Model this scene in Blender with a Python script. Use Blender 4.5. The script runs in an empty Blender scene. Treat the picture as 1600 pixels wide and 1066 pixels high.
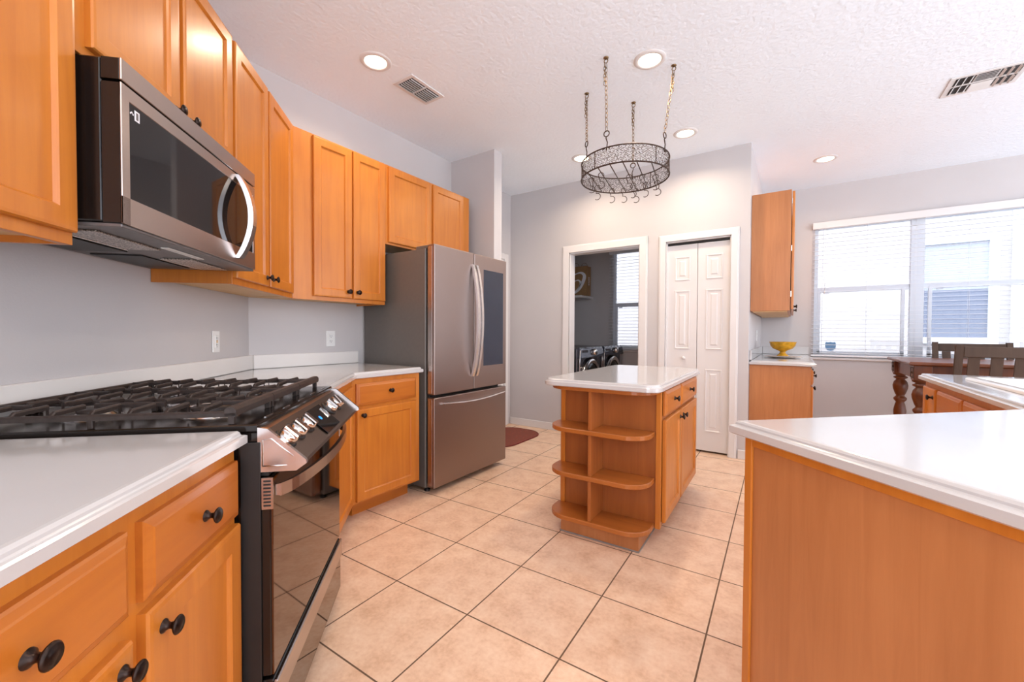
import bpy, bmesh, math, random
from mathutils import Vector, Matrix
random.seed(7)
PI = math.pi
S2 = 2 ** .5
scn = bpy.context.scene
COL = scn.collection

# ------------------------------------------------------------------ camera
def make_camera():
    yaw, pit, rol = 0.599056225, -0.0192975702, 0.00454137571
    f = Vector((-math.sin(yaw) * math.cos(pit), math.cos(yaw) * math.cos(pit), math.sin(pit)))
    r = f.cross(Vector((0, 0, 1))).normalized()
    u = r.cross(f)
    r2 = r * math.cos(rol) + u * math.sin(rol)
    u2 = -r * math.sin(rol) + u * math.cos(rol)
    cd = bpy.data.cameras.new('camera')
    co = bpy.data.objects.new('camera', cd)
    COL.objects.link(co)
    m = Matrix((r2, u2, -f)).transposed().to_4x4()
    m.translation = Vector((0, 0, 1.135))
    co.matrix_world = m
    cd.sensor_width = 36
    cd.lens = 644.190181 / 1600 * 36
    cd.clip_start = .02
    scn.camera = co
make_camera()

# ------------------------------------------------------------------ world, light, exposure
w = bpy.data.worlds.new('sky')
scn.world = w
w.use_nodes = True
nt = w.node_tree
bg = nt.nodes['Background']
bg.inputs[0].default_value = (.87, .91, 1.0, 1)
bg.inputs[1].default_value = 3.0
scn.view_settings.view_transform = 'Standard'
scn.view_settings.look = 'None'
scn.view_settings.gamma = 1
scn.view_settings.exposure = 0.42
scn.view_settings.use_curve_mapping = False
WARM = (1.0, .80, .60)
sd_ = bpy.data.lights.new('sun', 'SUN'); sd_.energy = 2.5; sd_.angle = .01; sd_.color = (1, .95, .88)
so_ = bpy.data.objects.new('sun', sd_); COL.objects.link(so_)
so_.rotation_euler = Vector((.18, .50, -.85)).to_track_quat('-Z', 'Y').to_euler()

# ------------------------------------------------------------------ materials
def mat(name, base, rough=.5, metal=0.0, **k):
    m = bpy.data.materials.new(name)
    m.use_nodes = True
    b = m.node_tree.nodes['Principled BSDF']
    b.inputs['Base Color'].default_value = (*base, 1)
    b.inputs['Roughness'].default_value = rough
    b.inputs['Metallic'].default_value = metal
    for kk, v in k.items():
        b.inputs[kk.replace('_', ' ')].default_value = v
    return m

def N(m, t, **props):
    n = m.node_tree.nodes.new(t)
    for k, v in props.items():
        setattr(n, k, v)
    return n

def L(m, a, b):
    m.node_tree.links.new(a, b)

def speckle(m, base, amt=.06, scale=30, bump=0.0, bscale=200, coord='Object', bdist=.002):
    """fine procedural variation around a base colour, optional fine bump"""
    b = m.node_tree.nodes['Principled BSDF']
    tc = N(m, 'ShaderNodeTexCoord')
    no = N(m, 'ShaderNodeTexNoise'); no.inputs['Scale'].default_value = scale
    L(m, tc.outputs[coord], no.inputs['Vector'])
    cr = N(m, 'ShaderNodeValToRGB')
    cr.color_ramp.elements[0].position = .3; cr.color_ramp.elements[1].position = .7
    cr.color_ramp.elements[0].color = (*[c * (1 - amt) for c in base], 1)
    cr.color_ramp.elements[1].color = (*[min(1, c * (1 + amt)) for c in base], 1)
    L(m, no.outputs['Fac'], cr.inputs['Fac']); L(m, cr.outputs['Color'], b.inputs['Base Color'])
    if bump:
        n2 = N(m, 'ShaderNodeTexNoise'); n2.inputs['Scale'].default_value = bscale
        n2.inputs['Detail'].default_value = 4
        L(m, tc.outputs[coord], n2.inputs['Vector'])
        bp = N(m, 'ShaderNodeBump'); bp.inputs['Strength'].default_value = bump
        bp.inputs['Distance'].default_value = bdist
        L(m, n2.outputs['Fac'], bp.inputs['Height']); L(m, bp.outputs['Normal'], b.inputs['Normal'])
    return m

def wood(name, c0, c1, rough=.34, axis=2, grain=26, coat=.12, fleck=.0):
    m = mat(name, c0, rough)
    b = m.node_tree.nodes['Principled BSDF']
    b.inputs['Coat Weight'].default_value = coat
    b.inputs['Coat Roughness'].default_value = .18
    tc = N(m, 'ShaderNodeTexCoord'); oi = N(m, 'ShaderNodeObjectInfo')
    mp = N(m, 'ShaderNodeMapping')
    sc = [1.0, 1.0, 1.0]; sc[axis] = .07
    mp.inputs['Scale'].default_value = sc
    ad = N(m, 'ShaderNodeVectorMath', operation='ADD')
    ml = N(m, 'ShaderNodeMath', operation='MULTIPLY'); ml.inputs[1].default_value = 7.3
    L(m, oi.outputs['Random'], ml.inputs[0])
    L(m, tc.outputs['Object'], ad.inputs[0]); L(m, ml.outputs[0], ad.inputs[1])
    L(m, ad.outputs[0], mp.inputs['Vector'])
    n1 = N(m, 'ShaderNodeTexNoise'); n1.inputs['Scale'].default_value = grain; n1.inputs['Detail'].default_value = 5
    n1.inputs['Roughness'].default_value = .6; n1.inputs['Distortion'].default_value = .6
    n2 = N(m, 'ShaderNodeTexNoise'); n2.inputs['Scale'].default_value = 2.4; n2.inputs['Detail'].default_value = 2
    L(m, mp.outputs[0], n1.inputs['Vector']); L(m, ad.outputs[0], n2.inputs['Vector'])
    mx = N(m, 'ShaderNodeMath', operation='MULTIPLY_ADD'); mx.inputs[1].default_value = .55
    m3 = N(m, 'ShaderNodeMath', operation='MULTIPLY'); m3.inputs[1].default_value = .45
    L(m, n2.outputs['Fac'], m3.inputs[0]); L(m, n1.outputs['Fac'], mx.inputs[0]); L(m, m3.outputs[0], mx.inputs[2])
    cr = N(m, 'ShaderNodeValToRGB')
    cr.color_ramp.elements[0].position = .33; cr.color_ramp.elements[1].position = .68
    cr.color_ramp.elements[0].color = (*c0, 1); cr.color_ramp.elements[1].color = (*c1, 1)
    L(m, mx.outputs[0], cr.inputs['Fac']); L(m, cr.outputs['Color'], b.inputs['Base Color'])
    return m

WOODV = wood('maple_wood', (.46, .135, .016), (.62, .215, .027))
WOODH = wood('maple_wood_horizontal', (.40, .105, .012), (.53, .165, .020), axis=0)
WOODY = wood('maple_wood_lengthwise', (.44, .120, .014), (.58, .190, .024), axis=1)
WOODP = wood('maple_veneer_panel', (.40, .145, .045), (.53, .21, .072), rough=.42, grain=34, coat=.1)
WOODS = wood('island_maple_shelf_shaded', (.32, .090, .015), (.46, .140, .024), rough=.34, grain=26, axis=0)  # darker maple, the deeper shelf shadows put into the colour
WOODI = wood('island_maple_panel_shaded', (.30, .082, .016), (.42, .130, .026), rough=.4, grain=30)  # own veneer, with the island's shade also darkened into its colour
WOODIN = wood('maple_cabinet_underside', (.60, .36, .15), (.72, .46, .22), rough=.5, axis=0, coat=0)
DARKW = wood('dark_walnut_wood', (.085, .020, .004), (.20, .052, .010), rough=.34, grain=14, coat=.1)
ESPR = wood('weathered_brown_wood', (.045, .024, .014), (.080, .046, .028), rough=.7, grain=20, coat=.0)
PAINT = speckle(mat('greige_wall_paint', (.56, .53, .525), .6), (.56, .53, .525), .015, 3, .25, 160, bdist=.0015)
CEILM = speckle(mat('textured_ceiling_paint', (.87, .93, .99), .8), (.87, .93, .99), .01, 3, .8, 42, bdist=.006)
TRIM = speckle(mat('white_trim_paint', (.73, .70, .685), .35), (.73, .70, .685), .01, 6)
WHITEP = speckle(mat('white_plastic', (.80, .79, .77), .3), (.80, .79, .77), .01, 9)
VINYL = speckle(mat('white_vinyl', (.78, .82, .88), .35), (.78, .82, .88), .01, 9)
LAM = speckle(mat('white_laminate', (.545, .525, .515), .16), (.545, .525, .515), .015, 5)
LAM.node_tree.nodes['Principled BSDF'].inputs['Coat Weight'].default_value = .5
LAM.node_tree.nodes['Principled BSDF'].inputs['Coat Roughness'].default_value = .08
CREAM = speckle(mat('cream_backsplash', (.80, .76, .72), .3), (.80, .76, .72), .015, 5)
BRONZE = speckle(mat('dark_bronze', (.035, .022, .018), .32, .85), (.035, .022, .018), .5, 60)
IRON = speckle(mat('cast_iron', (.040, .028, .024), .42, .3), (.040, .028, .024), .2, 80, .2, 400, bdist=.0005)
WIRE = speckle(mat('brown_iron_wire', (.060, .036, .026), .45, .6), (.060, .036, .026), .3, 90)
CHAIN = speckle(mat('antique_brass_chain', (.22, .14, .07), .35, .8), (.22, .14, .07), .2, 90)
BLACK = speckle(mat('black_enamel', (.010, .007, .006), .16), (.010, .007, .006), .1, 20)
BLACKM = speckle(mat('black_plastic', (.012, .011, .011), .45), (.012, .011, .011), .1, 20)
CHROME = speckle(mat('polished_chrome', (.75, .72, .70), .10, 1), (.75, .72, .70), .02, 20)
BRASS = speckle(mat('brass', (.55, .33, .10), .3, 1), (.55, .33, .10), .05, 20)
def brushed(name, base, rough=.27, axis=0):
    m = mat(name, base, rough, 1.0)
    b = m.node_tree.nodes['Principled BSDF']
    tc = N(m, 'ShaderNodeTexCoord'); mp = N(m, 'ShaderNodeMapping')
    sc = [220., 220., 220.]; sc[axis] = 2.0
    mp.inputs['Scale'].default_value = sc
    no = N(m, 'ShaderNodeTexNoise'); no.inputs['Scale'].default_value = 1; no.inputs['Detail'].default_value = 2
    L(m, tc.outputs['Object'], mp.inputs['Vector']); L(m, mp.outputs[0], no.inputs['Vector'])
    mr = N(m, 'ShaderNodeMapRange'); mr.inputs['To Min'].default_value = rough * .94; mr.inputs['To Max'].default_value = rough * 1.07
    L(m, no.outputs['Fac'], mr.inputs['Value']); L(m, mr.outputs[0], b.inputs['Roughness'])
    return m
STEEL = brushed('brushed_stainless_steel', (.50, .43, .40), .26)
CONSOLE = brushed('dark_bronze_stainless_steel', (.24, .195, .17), .30)
FRIDGE = brushed('warm_grey_stainless_steel', (.33, .26, .235), .42, 1)
FRCASE = speckle(mat('charcoal_painted_steel', (.15, .134, .12), .42, .2), (.15, .134, .12), .03, 40)
SILVER = speckle(mat('satin_silver', (.58, .58, .61), .20, 1), (.72, .70, .70), .02, 30)
DGLASS = speckle(mat('dark_glass', (.012, .010, .010), .035), (.012, .010, .010), .05, 5)
DGLASS.node_tree.nodes['Principled BSDF'].inputs['IOR'].default_value = 1.42
FGLASS = speckle(mat('blue_black_mirror_glass', (.020, .026, .045), .03), (.020, .026, .045), .05, 5)
FGLASS.node_tree.nodes['Principled BSDF'].inputs['IOR'].default_value = 1.45
OVENG = speckle(mat('smoked_mirror_glass', (.16, .115, .09), .04, 1.0), (.16, .115, .09), .03, 5)
MESHF = speckle(mat('grease_filter_mesh', (.45, .40, .36), .35, .8), (.45, .40, .36), .9, 260)
GREYP = speckle(mat('grey_metal_underside', (.16, .145, .14), .4, .5), (.16, .145, .14), .1, 30)
GREYM = speckle(mat('duct_dark_metal', (.045, .040, .038), .6), (.045, .040, .038), .1, 30)
YELL = speckle(mat('amber_glaze', (.60, .30, .012), .15), (.60, .30, .012), .25, 24)
PLATE = speckle(mat('patterned_plate_glaze', (.60, .48, .40), .2), (.60, .48, .40), .35, 45)
KRAFT = speckle(mat('kraft_paper', (.30, .17, .075), .7), (.30, .17, .075), .08, 12)
WLOGO = speckle(mat('white_ink', (.75, .75, .78), .5), (.75, .75, .78), .02, 12)
BLUEST = speckle(mat('blue_sticker', (.20, .38, .62), .4), (.20, .38, .62), .1, 30)
STUCCO = speckle(mat('cream_stucco', (.46, .43, .43), .9), (.46, .43, .43), .03, 8, .3, 80)
SHADE = speckle(mat('grey_blue_window_screen', (.13, .15, .22), .5), (.13, .15, .22), .05, 30)
SHADE2 = speckle(mat('pale_reflection_pane', (.36, .38, .44), .4), (.36, .38, .44), .04, 30)  # whitish reflection in the upper pane put into its colour
GRASS = speckle(mat('pale_gravel_ground', (.34, .34, .36), .9), (.34, .34, .36), .4, 14, .6, 50)
SLAT = speckle(mat('white_blind_slat', (.80, .82, .86), .4), (.80, .82, .86), .01, 9)
SLAT.node_tree.nodes['Principled BSDF'].inputs['Subsurface Weight'].default_value = .0
WASHM = speckle(mat('graphite_washer_metal', (.13, .13, .15), .22, .8), (.13, .13, .15), .05, 14)
WPANEL = speckle(mat('glossy_grey_panel', (.05, .055, .08), .08, .3), (.05, .055, .08), .05, 14)
SINKM = speckle(mat('white_cast_sink', (.80, .77, .74), .12), (.80, .77, .74), .01, 9)
INKD = speckle(mat('dark_ink', (.03, .03, .03), .5), (.03, .03, .03), .05, 9)
CAULK = speckle(mat('grey_toe_trim', (.25, .22, .20), .5), (.25, .22, .20), .05, 20)

def emis(name, col, s):
    m = bpy.data.materials.new(name); m.use_nodes = True
    t = m.node_tree; t.nodes.clear()
    e = t.nodes.new('ShaderNodeEmission'); o = t.nodes.new('ShaderNodeOutputMaterial')
    e.inputs[0].default_value = (*col, 1); e.inputs[1].default_value = s
    t.links.new(e.outputs[0], o.inputs[0])
    return m
LAMP = emis('lit_lens', (1, .86, .66), 9)
BLUELED = emis('blue_display', (.05, .30, 1.0), 1.6)

def glass():
    m = bpy.data.materials.new('window_glass'); m.use_nodes = True
    t = m.node_tree; t.nodes.clear()
    o = t.nodes.new('ShaderNodeOutputMaterial'); mx = t.nodes.new('ShaderNodeMixShader')
    tr = t.nodes.new('ShaderNodeBsdfTransparent'); gl = t.nodes.new('ShaderNodeBsdfGlossy')
    tr.inputs[0].default_value = (.95, .98, 1, 1); gl.inputs['Roughness'].default_value = .02
    fr = t.nodes.new('ShaderNodeFresnel'); fr.inputs[0].default_value = 1.45
    t.links.new(fr.outputs[0], mx.inputs[0]); t.links.new(tr.outputs[0], mx.inputs[1]); t.links.new(gl.outputs[0], mx.inputs[2])
    t.links.new(mx.outputs[0], o.inputs[0])
    return m
GLASS = glass()

def tile():
    m = mat('beige_ceramic_tile', (.6, .4, .28), .33)
    b = m.node_tree.nodes['Principled BSDF']
    tc = N(m, 'ShaderNodeTexCoord'); mp = N(m, 'ShaderNodeMapping')
    mp.vector_type = 'TEXTURE'
    mp.inputs['Location'].default_value = (-1.8924, 1.2351, 0)
    mp.inputs['Rotation'].default_value = (0, 0, .0236406)
    L(m, tc.outputs['Object'], mp.inputs['Vector'])
    s = .41171
    br = N(m, 'ShaderNodeTexBrick'); br.offset = 0; br.squash = 1
    br.inputs['Scale'].default_value = 1
    br.inputs['Brick Width'].default_value = s; br.inputs['Row Height'].default_value = s
    br.inputs['Mortar Size'].default_value = .0032; br.inputs['Mortar Smooth'].default_value = .15
    sh = N(m, 'ShaderNodeVectorMath', operation='ADD'); sh.inputs[1].default_value = (s * 40, s * 40, 0)
    L(m, mp.outputs[0], sh.inputs[0]); L(m, sh.outputs[0], br.inputs['Vector'])
    br.inputs['Color1'].default_value = (.0, .0, .0, 1); br.inputs['Color2'].default_value = (1, 1, 1, 1)
    n1 = N(m, 'ShaderNodeTexNoise'); n1.inputs['Scale'].default_value = 9; n1.inputs['Detail'].default_value = 6
    n1.inputs['Roughness'].default_value = .65
    n2 = N(m, 'ShaderNodeTexNoise'); n2.inputs['Scale'].default_value = 60; n2.inputs['Detail'].default_value = 3
    L(m, tc.outputs['Object'], n1.inputs['Vector']); L(m, tc.outputs['Object'], n2.inputs['Vector'])
    ma = N(m, 'ShaderNodeMath', operation='MULTIPLY_ADD'); ma.inputs[1].default_value = .3
    mb = N(m, 'ShaderNodeMath', operation='MULTIPLY'); mb.inputs[1].default_value = .7
    L(m, n1.outputs['Fac'], mb.inputs[0]); L(m, n2.outputs['Fac'], ma.inputs[0]); L(m, mb.outputs[0], ma.inputs[2])
    cr = N(m, 'ShaderNodeValToRGB')
    e = cr.color_ramp.elements
    e[0].position = .34; e[0].color = (.64, .40, .255, 1)
    e[1].position = .66; e[1].color = (.86, .64, .47, 1)
    x = e.new(.5); x.color = (.78, .535, .37, 1)
    L(m, ma.outputs[0], cr.inputs['Fac'])
    mx = N(m, 'ShaderNodeMix', data_type='RGBA')
    L(m, br.outputs['Fac'], mx.inputs['Factor']); L(m, cr.outputs['Color'], mx.inputs['A'])
    mx.inputs['B'].default_value = (.15, .085, .05, 1)
    L(m, mx.outputs['Result'], b.inputs['Base Color'])
    rr = N(m, 'ShaderNodeMapRange'); rr.inputs['To Min'].default_value = .30; rr.inputs['To Max'].default_value = .8
    L(m, br.outputs['Fac'], rr.inputs['Value']); L(m, rr.outputs[0], b.inputs['Roughness'])
    inv = N(m, 'ShaderNodeMath', operation='SUBTRACT'); inv.inputs[0].default_value = 1
    L(m, br.outputs['Fac'], inv.inputs[1])
    hh = N(m, 'ShaderNodeMath', operation='MULTIPLY_ADD'); hh.inputs[1].default_value = .12
    L(m, n1.outputs['Fac'], hh.inputs[0]); L(m, inv.outputs[0], hh.inputs[2])
    bp = N(m, 'ShaderNodeBump'); bp.inputs['Strength'].default_value = .6; bp.inputs['Distance'].default_value = .003
    L(m, hh.outputs[0], bp.inputs['Height']); L(m, bp.outputs['Normal'], b.inputs['Normal'])
    return m
TILE = tile()

def rugmat():
    m = mat('persian_rug_wool', (.2, .05, .03), .95)
    b = m.node_tree.nodes['Principled BSDF']
    tc = N(m, 'ShaderNodeTexCoord')
    v = N(m, 'ShaderNodeTexVoronoi'); v.inputs['Scale'].default_value = 26
    no = N(m, 'ShaderNodeTexNoise'); no.inputs['Scale'].default_value = 14
    L(m, tc.outputs['Object'], v.inputs['Vector']); L(m, tc.outputs['Object'], no.inputs['Vector'])
    cr = N(m, 'ShaderNodeValToRGB'); cr.color_ramp.interpolation = 'CONSTANT'
    e = cr.color_ramp.elements
    e[0].position = 0; e[0].color = (.34, .20, .12, 1)
    e[1].position = .42; e[1].color = (.055, .030, .022, 1)
    x = e.new(.50); x.color = (.30, .055, .03, 1)
    x = e.new(.62); x.color = (.20, .05, .03, 1)
    ad = N(m, 'ShaderNodeMath', operation='MULTIPLY_ADD'); ad.inputs[1].default_value = .7
    L(m, no.outputs['Fac'], ad.inputs[0]); L(m, v.outputs['Distance'], ad.inputs[2])
    L(m, ad.outputs[0], cr.inputs['Fac']); L(m, cr.outputs['Color'], b.inputs['Base Color'])
    return m
RUG = rugmat()
RUGB = speckle(mat('dark_red_binding', (.16, .015, .012), .9), (.16, .015, .012), .2, 60)

# ------------------------------------------------------------------ mesh helpers
def box(bm, x0, x1, y0, y1, z0, z1, bev=0.0, seg=1):
    g = bmesh.new()
    r = bmesh.ops.create_cube(g, size=1)
    for v in g.verts:
        v.co = Vector(((x0 + x1) / 2 + v.co.x * (x1 - x0), (y0 + y1) / 2 + v.co.y * (y1 - y0), (z0 + z1) / 2 + v.co.z * (z1 - z0)))
    if bev:
        bmesh.ops.bevel(g, geom=g.edges[:], offset=bev, segments=seg, affect='EDGES', profile=.5)
    merge(bm, g)

def merge(bm, g, M=None):
    me = bpy.data.meshes.new('t')
    if M is not None:
        g.transform(M)
    g.to_mesh(me); bm.from_mesh(me); bpy.data.meshes.remove(me); g.free()

def prism(bm, poly, z0, z1):
    vb = [bm.verts.new((x, y, z0)) for x, y in poly]
    vt = [bm.verts.new((x, y, z1)) for x, y in poly]
    n = len(poly)
    bm.faces.new(vt); bm.faces.new(vb[::-1])
    for i in range(n):
        bm.faces.new((vb[i], vb[(i + 1) % n], vt[(i + 1) % n], vt[i]))

def inset(poly, d):
    n = len(poly); out = []
    for i in range(n):
        p0 = Vector(poly[i - 1]); p1 = Vector(poly[i]); p2 = Vector(poly[(i + 1) % n])
        a = (p1 - p0).normalized(); b = (p2 - p1).normalized()
        na = Vector((-a.y, a.x)); nb = Vector((-b.y, b.x))
        m = (na + nb)
        m = m / max(.2, m.dot(na))
        out.append((p1.x + m.x * d, p1.y + m.y * d))
    return out

def slab(bm, poly, prof, hole=None, smooth=False):
    """stacked insets of a CCW polygon: prof = [(inset, z), ...] from bottom to top"""
    rings = []
    for d, z in prof:
        rings.append([bm.verts.new((x, y, z)) for x, y in inset(poly, d)])
    n = len(poly)
    for a, b in zip(rings, rings[1:]):
        for i in range(n):
            f = bm.faces.new((a[i], a[(i + 1) % n], b[(i + 1) % n], b[i])); f.smooth = smooth
    if hole:
        ht = [bm.verts.new((x, y, prof[-1][1])) for x, y in hole]
        hb = [bm.verts.new((x, y, prof[0][1])) for x, y in hole]
        k = len(hole)
        for i in range(k):
            bm.faces.new((ht[i], ht[(i + 1) % k], hb[(i + 1) % k], hb[i]))
        for rg, h in ((rings[-1], ht), (rings[0], hb)):
            ed = [bm.edges.get((rg[i], rg[(i + 1) % n])) for i in range(n)]
            ed += [bm.edges.get((h[i], h[(i + 1) % k])) for i in range(k)]
            bmesh.ops.triangle_fill(bm, use_beauty=True, edges=ed)
        bmesh.ops.recalc_face_normals(bm, faces=bm.faces[:])
    else:
        bm.faces.new(rings[-1]); bm.faces.new(rings[0][::-1])

def rrect(x0, x1, y0, y1, r, k=6, corners=(1, 1, 1, 1)):
    """rounded rectangle CCW starting lower-left; corners = ll, lr, ur, ul"""
    pts = []
    cs = [(x0 + r, y0 + r, PI, corners[0], (x0, y0)), (x1 - r, y0 + r, 1.5 * PI, corners[1], (x1, y0)),
          (x1 - r, y1 - r, 0, corners[2], (x1, y1)), (x0 + r, y1 - r, .5 * PI, corners[3], (x0, y1))]
    for cx, cy, a0, on, sq in cs:
        if on:
            for i in range(k + 1):
                a = a0 + i / k * PI / 2
                pts.append((cx + r * math.cos(a), cy + r * math.sin(a)))
        else:
            pts.append(sq)
    return pts

def lathe(bm, prof, seg=24, M=None, smooth=True):
    """prof = [(r, z)...]; axis z"""
    g = bmesh.new()
    rings = []
    for r, z in prof:
        if r < 1e-6:
            rings.append([g.verts.new((0, 0, z))])
        else:
            rings.append([g.verts.new((r * math.cos(2 * PI * i / seg), r * math.sin(2 * PI * i / seg), z)) for i in range(seg)])
    for a, b in zip(rings, rings[1:]):
        for i in range(seg):
            j = (i + 1) % seg
            if len(a) == 1 and len(b) == 1:
                continue
            if len(a) == 1:
                f = g.faces.new((a[0], b[j], b[i]))
            elif len(b) == 1:
                f = g.faces.new((a[i], a[j], b[0]))
            else:
                f = g.faces.new((a[i], a[j], b[j], b[i]))
            f.smooth = smooth
    bmesh.ops.recalc_face_normals(g, faces=g.faces[:])
    merge(bm, g, M)

def tube(bm, pts, r, seg=8, closed=False, smooth=True, sx=1.0, up=None):
    pts = [Vector(p) for p in pts]
    n = len(pts); rings = []
    prev = None
    for i in range(n):
        if closed:
            t = (pts[(i + 1) % n] - pts[i - 1]).normalized()
        else:
            t = (pts[min(i + 1, n - 1)] - pts[max(i - 1, 0)]).normalized()
        if prev is None:
            a = Vector(up) if up else (Vector((0, 0, 1)) if abs(t.z) < .9 else Vector((1, 0, 0)))
        else:
            a = prev
        a = (a - t * a.dot(t)).normalized(); prev = a
        b = t.cross(a)
        rr = r[i] if isinstance(r, (list, tuple)) else r
        rings.append([bm.verts.new(pts[i] + (a * math.cos(2 * PI * k / seg) * sx + b * math.sin(2 * PI * k / seg)) * rr) for k in range(seg)])
    m = n if closed else n - 1
    for i in range(m):
        A = rings[i]; B = rings[(i + 1) % n]
        for k in range(seg):
            f = bm.faces.new((A[k], A[(k + 1) % seg], B[(k + 1) % seg], B[k])); f.smooth = smooth
    if not closed:
        bm.faces.new(rings[0][::-1]); bm.faces.new(rings[-1])

def panel(bm, x0, x1, z0, z1, levels, y=0.0):
    """nested rectangles in the XZ plane facing -Y: levels=[(inset, y)...], back closed at y"""
    rings = []
    for d, yy in levels:
        rings.append([bm.verts.new(p) for p in ((x0 + d, y + yy, z0 + d), (x1 - d, y + yy, z0 + d), (x1 - d, y + yy, z1 - d), (x0 + d, y + yy, z1 - d))])
    for a, b in zip(rings, rings[1:]):
        for i in range(4):
            bm.faces.new((a[i], a[(i + 1) % 4], b[(i + 1) % 4], b[i]))
    bm.faces.new(rings[-1]); bm.faces.new(rings[0][::-1])

def newbm():
    return bmesh.new()

def obj(name, bm, m, parent=None, label=None, loc=None):
    me = bpy.data.meshes.new(name)
    bmesh.ops.remove_doubles(bm, verts=bm.verts, dist=1e-6)
    bm.to_mesh(me); bm.free()
    for mm in (m if isinstance(m, (list, tuple)) else [m]):
        me.materials.append(mm)
    o = bpy.data.objects.new(name, me)
    COL.objects.link(o)
    if parent is not None:
        o.parent = parent
    if loc:
        o.location = loc
    if label:
        o['label'] = label
    return o

def thing(name, label, cat, loc=(0, 0, 0), rotz=0.0, group=None):
    o = bpy.data.objects.new(name, None); COL.objects.link(o)
    o.empty_display_size = .1
    o.location = loc; o.rotation_euler = (0, 0, rotz)
    o['label'] = label; o['category'] = cat
    if group: o['group'] = group
    return o

def tag(o, label, cat, group=None):
    o['label'] = label; o['category'] = cat
    if group: o['group'] = group
    return o

def struct(name, bm, m, parent=None):
    o = obj(name, bm, m, parent)
    if parent is None:
        o['kind'] = 'structure'
    return o

def copy_tree(o, parent=None):
    c = o.copy(); COL.objects.link(c)
    if parent is not None: c.parent = parent
    for ch in list(o.children): copy_tree(ch, c)
    return c

def W(t, n, z=0.0):
    return ((-t + n) / S2, (t + n) / S2, z)
def W2(t, n):
    return ((-t + n) / S2, (t + n) / S2)
R135 = math.radians(135)
R90 = PI / 2

# main planes
XW = -2.85      # wall behind fridge
NW = -1.155     # 45 degree wall behind the range
YB = 4.25       # back wall with the two doorways
YF = 5.95       # window wall
CZ = 2.84
CT = .896       # counter top
YC = NW * S2 - XW

# ------------------------------------------------------------------ room shell
def quad_wall(name, x0, x1, y0, y1, z0, z1, m=PAINT):
    b = newbm(); box(b, x0, x1, y0, y1, z0, z1); return struct(name, b, m)

b = newbm(); box(b, -5.2, 3.4, -1.1, YF + .12, -.06, 0); struct('floor', b, TILE)
b = newbm(); box(b, -5.2, 4.2, -2.2, YF + .12, CZ, CZ + .06); struct('ceiling', b, CEILM)
# 45 degree wall behind the range
b = newbm()
TC = (YC - XW) / S2
prism(b, [W2(-.64, NW), W2(TC, NW), W2(TC - .05, NW - .12), W2(-.64, NW - .12)][::-1], 0, CZ)
bmesh.ops.recalc_face_normals(b, faces=b.faces[:])
struct('wall_range', b, PAINT)
quad_wall('wall_left', XW - .12, XW, YC, 3.085, 0, CZ)
# return wall beside the fridge
quad_wall('wall_fridge_side', XW - .12, -2.315, 3.085, 3.205, 0, CZ)
# hall wall with the door beside the back wall
HX = -2.93
b = newbm()
box(b, HX - .12, HX, 3.205, 3.30, 0, CZ); box(b, HX - .12, HX, 4.11, YB, 0, CZ); box(b, HX - .12, HX, 3.30, 4.11, 2.05, CZ)
struct('wall_hall', b, PAINT)
# back wall with openings: laundry (-2.115..-1.316) and pantry (-1.056..-.481)
b = newbm()
XR = -.333
for x0, x1, z0 in ((HX, -2.125, 0), (-2.125, -1.306, 2.055), (-1.306, -1.066, 0), (-1.066, -.471, 2.055), (-.471, XR, 0)):
    box(b, x0, x1, YB, YB + .12, z0, CZ)
struct('wall_back', b, PAINT)
quad_wall('wall_pantry_side', XR - .12, XR, YB + .12, YF, 0, CZ)
# pantry closet interior
b = newbm(); box(b, -1.22, XR - .12, 4.95, 5.0, 0, CZ); box(b, -1.22, -1.17, YB + .12, 4.95, 0, CZ); struct('wall_closet', b, PAINT)
# window wall
WX0, WX1, WZ0, WZ1 = .19, 2.30, .875, 2.385
LX0, LX1, LZ0, LZ1 = -2.25, -.62, .895, 2.365  # laundry window widened out of view to bring in more daylight
b = newbm()
box(b, -4.2, LX0, YF, YF + .12, 0, CZ); box(b, LX1, WX0, YF, YF + .12, 0, CZ); box(b, WX1, 4.2, YF, YF + .12, 0, CZ)
box(b, LX0, LX1, YF, YF + .12, 0, LZ0); box(b, LX0, LX1, YF, YF + .12, LZ1, CZ)
box(b, WX0, WX1, YF, YF + .12, 0, WZ0); box(b, WX0, WX1, YF, YF + .12, WZ1, CZ)
struct('wall_window', b, PAINT)
b = newbm(); box(b, -2.97, -2.92, YB + .12, YF, 0, 2.39); struct('wall_laundry_left', b, PAINT)
b = newbm(); box(b, -2.92, -1.22, YB + .121, YF - .001, 2.39, 2.44); box(b, -1.22, XR - .121, 5.001, YF - .001, 2.39, 2.44); struct('ceiling_laundry', b, CEILM)

# baseboards
def baseboard(name, x0, x1, y0, y1):
    b = newbm(); box(b, x0, x1, y0, y1, 0, .085, .004); struct(name, b, TRIM)
baseboard('baseboard_back', HX + .012, -2.20, YB - .014, YB - .001)
baseboard('baseboard_mid', -1.235, -1.13, YB - .014, YB - .001)
baseboard('baseboard_right', -.405, XR, YB - .014, YB - .001)
baseboard('baseboard_window', .16, 2.9, YF - .014, YF - .001)
baseboard('baseboard_corner', XR + .001, XR + .014, YB - .01, YB + .10)

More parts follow.
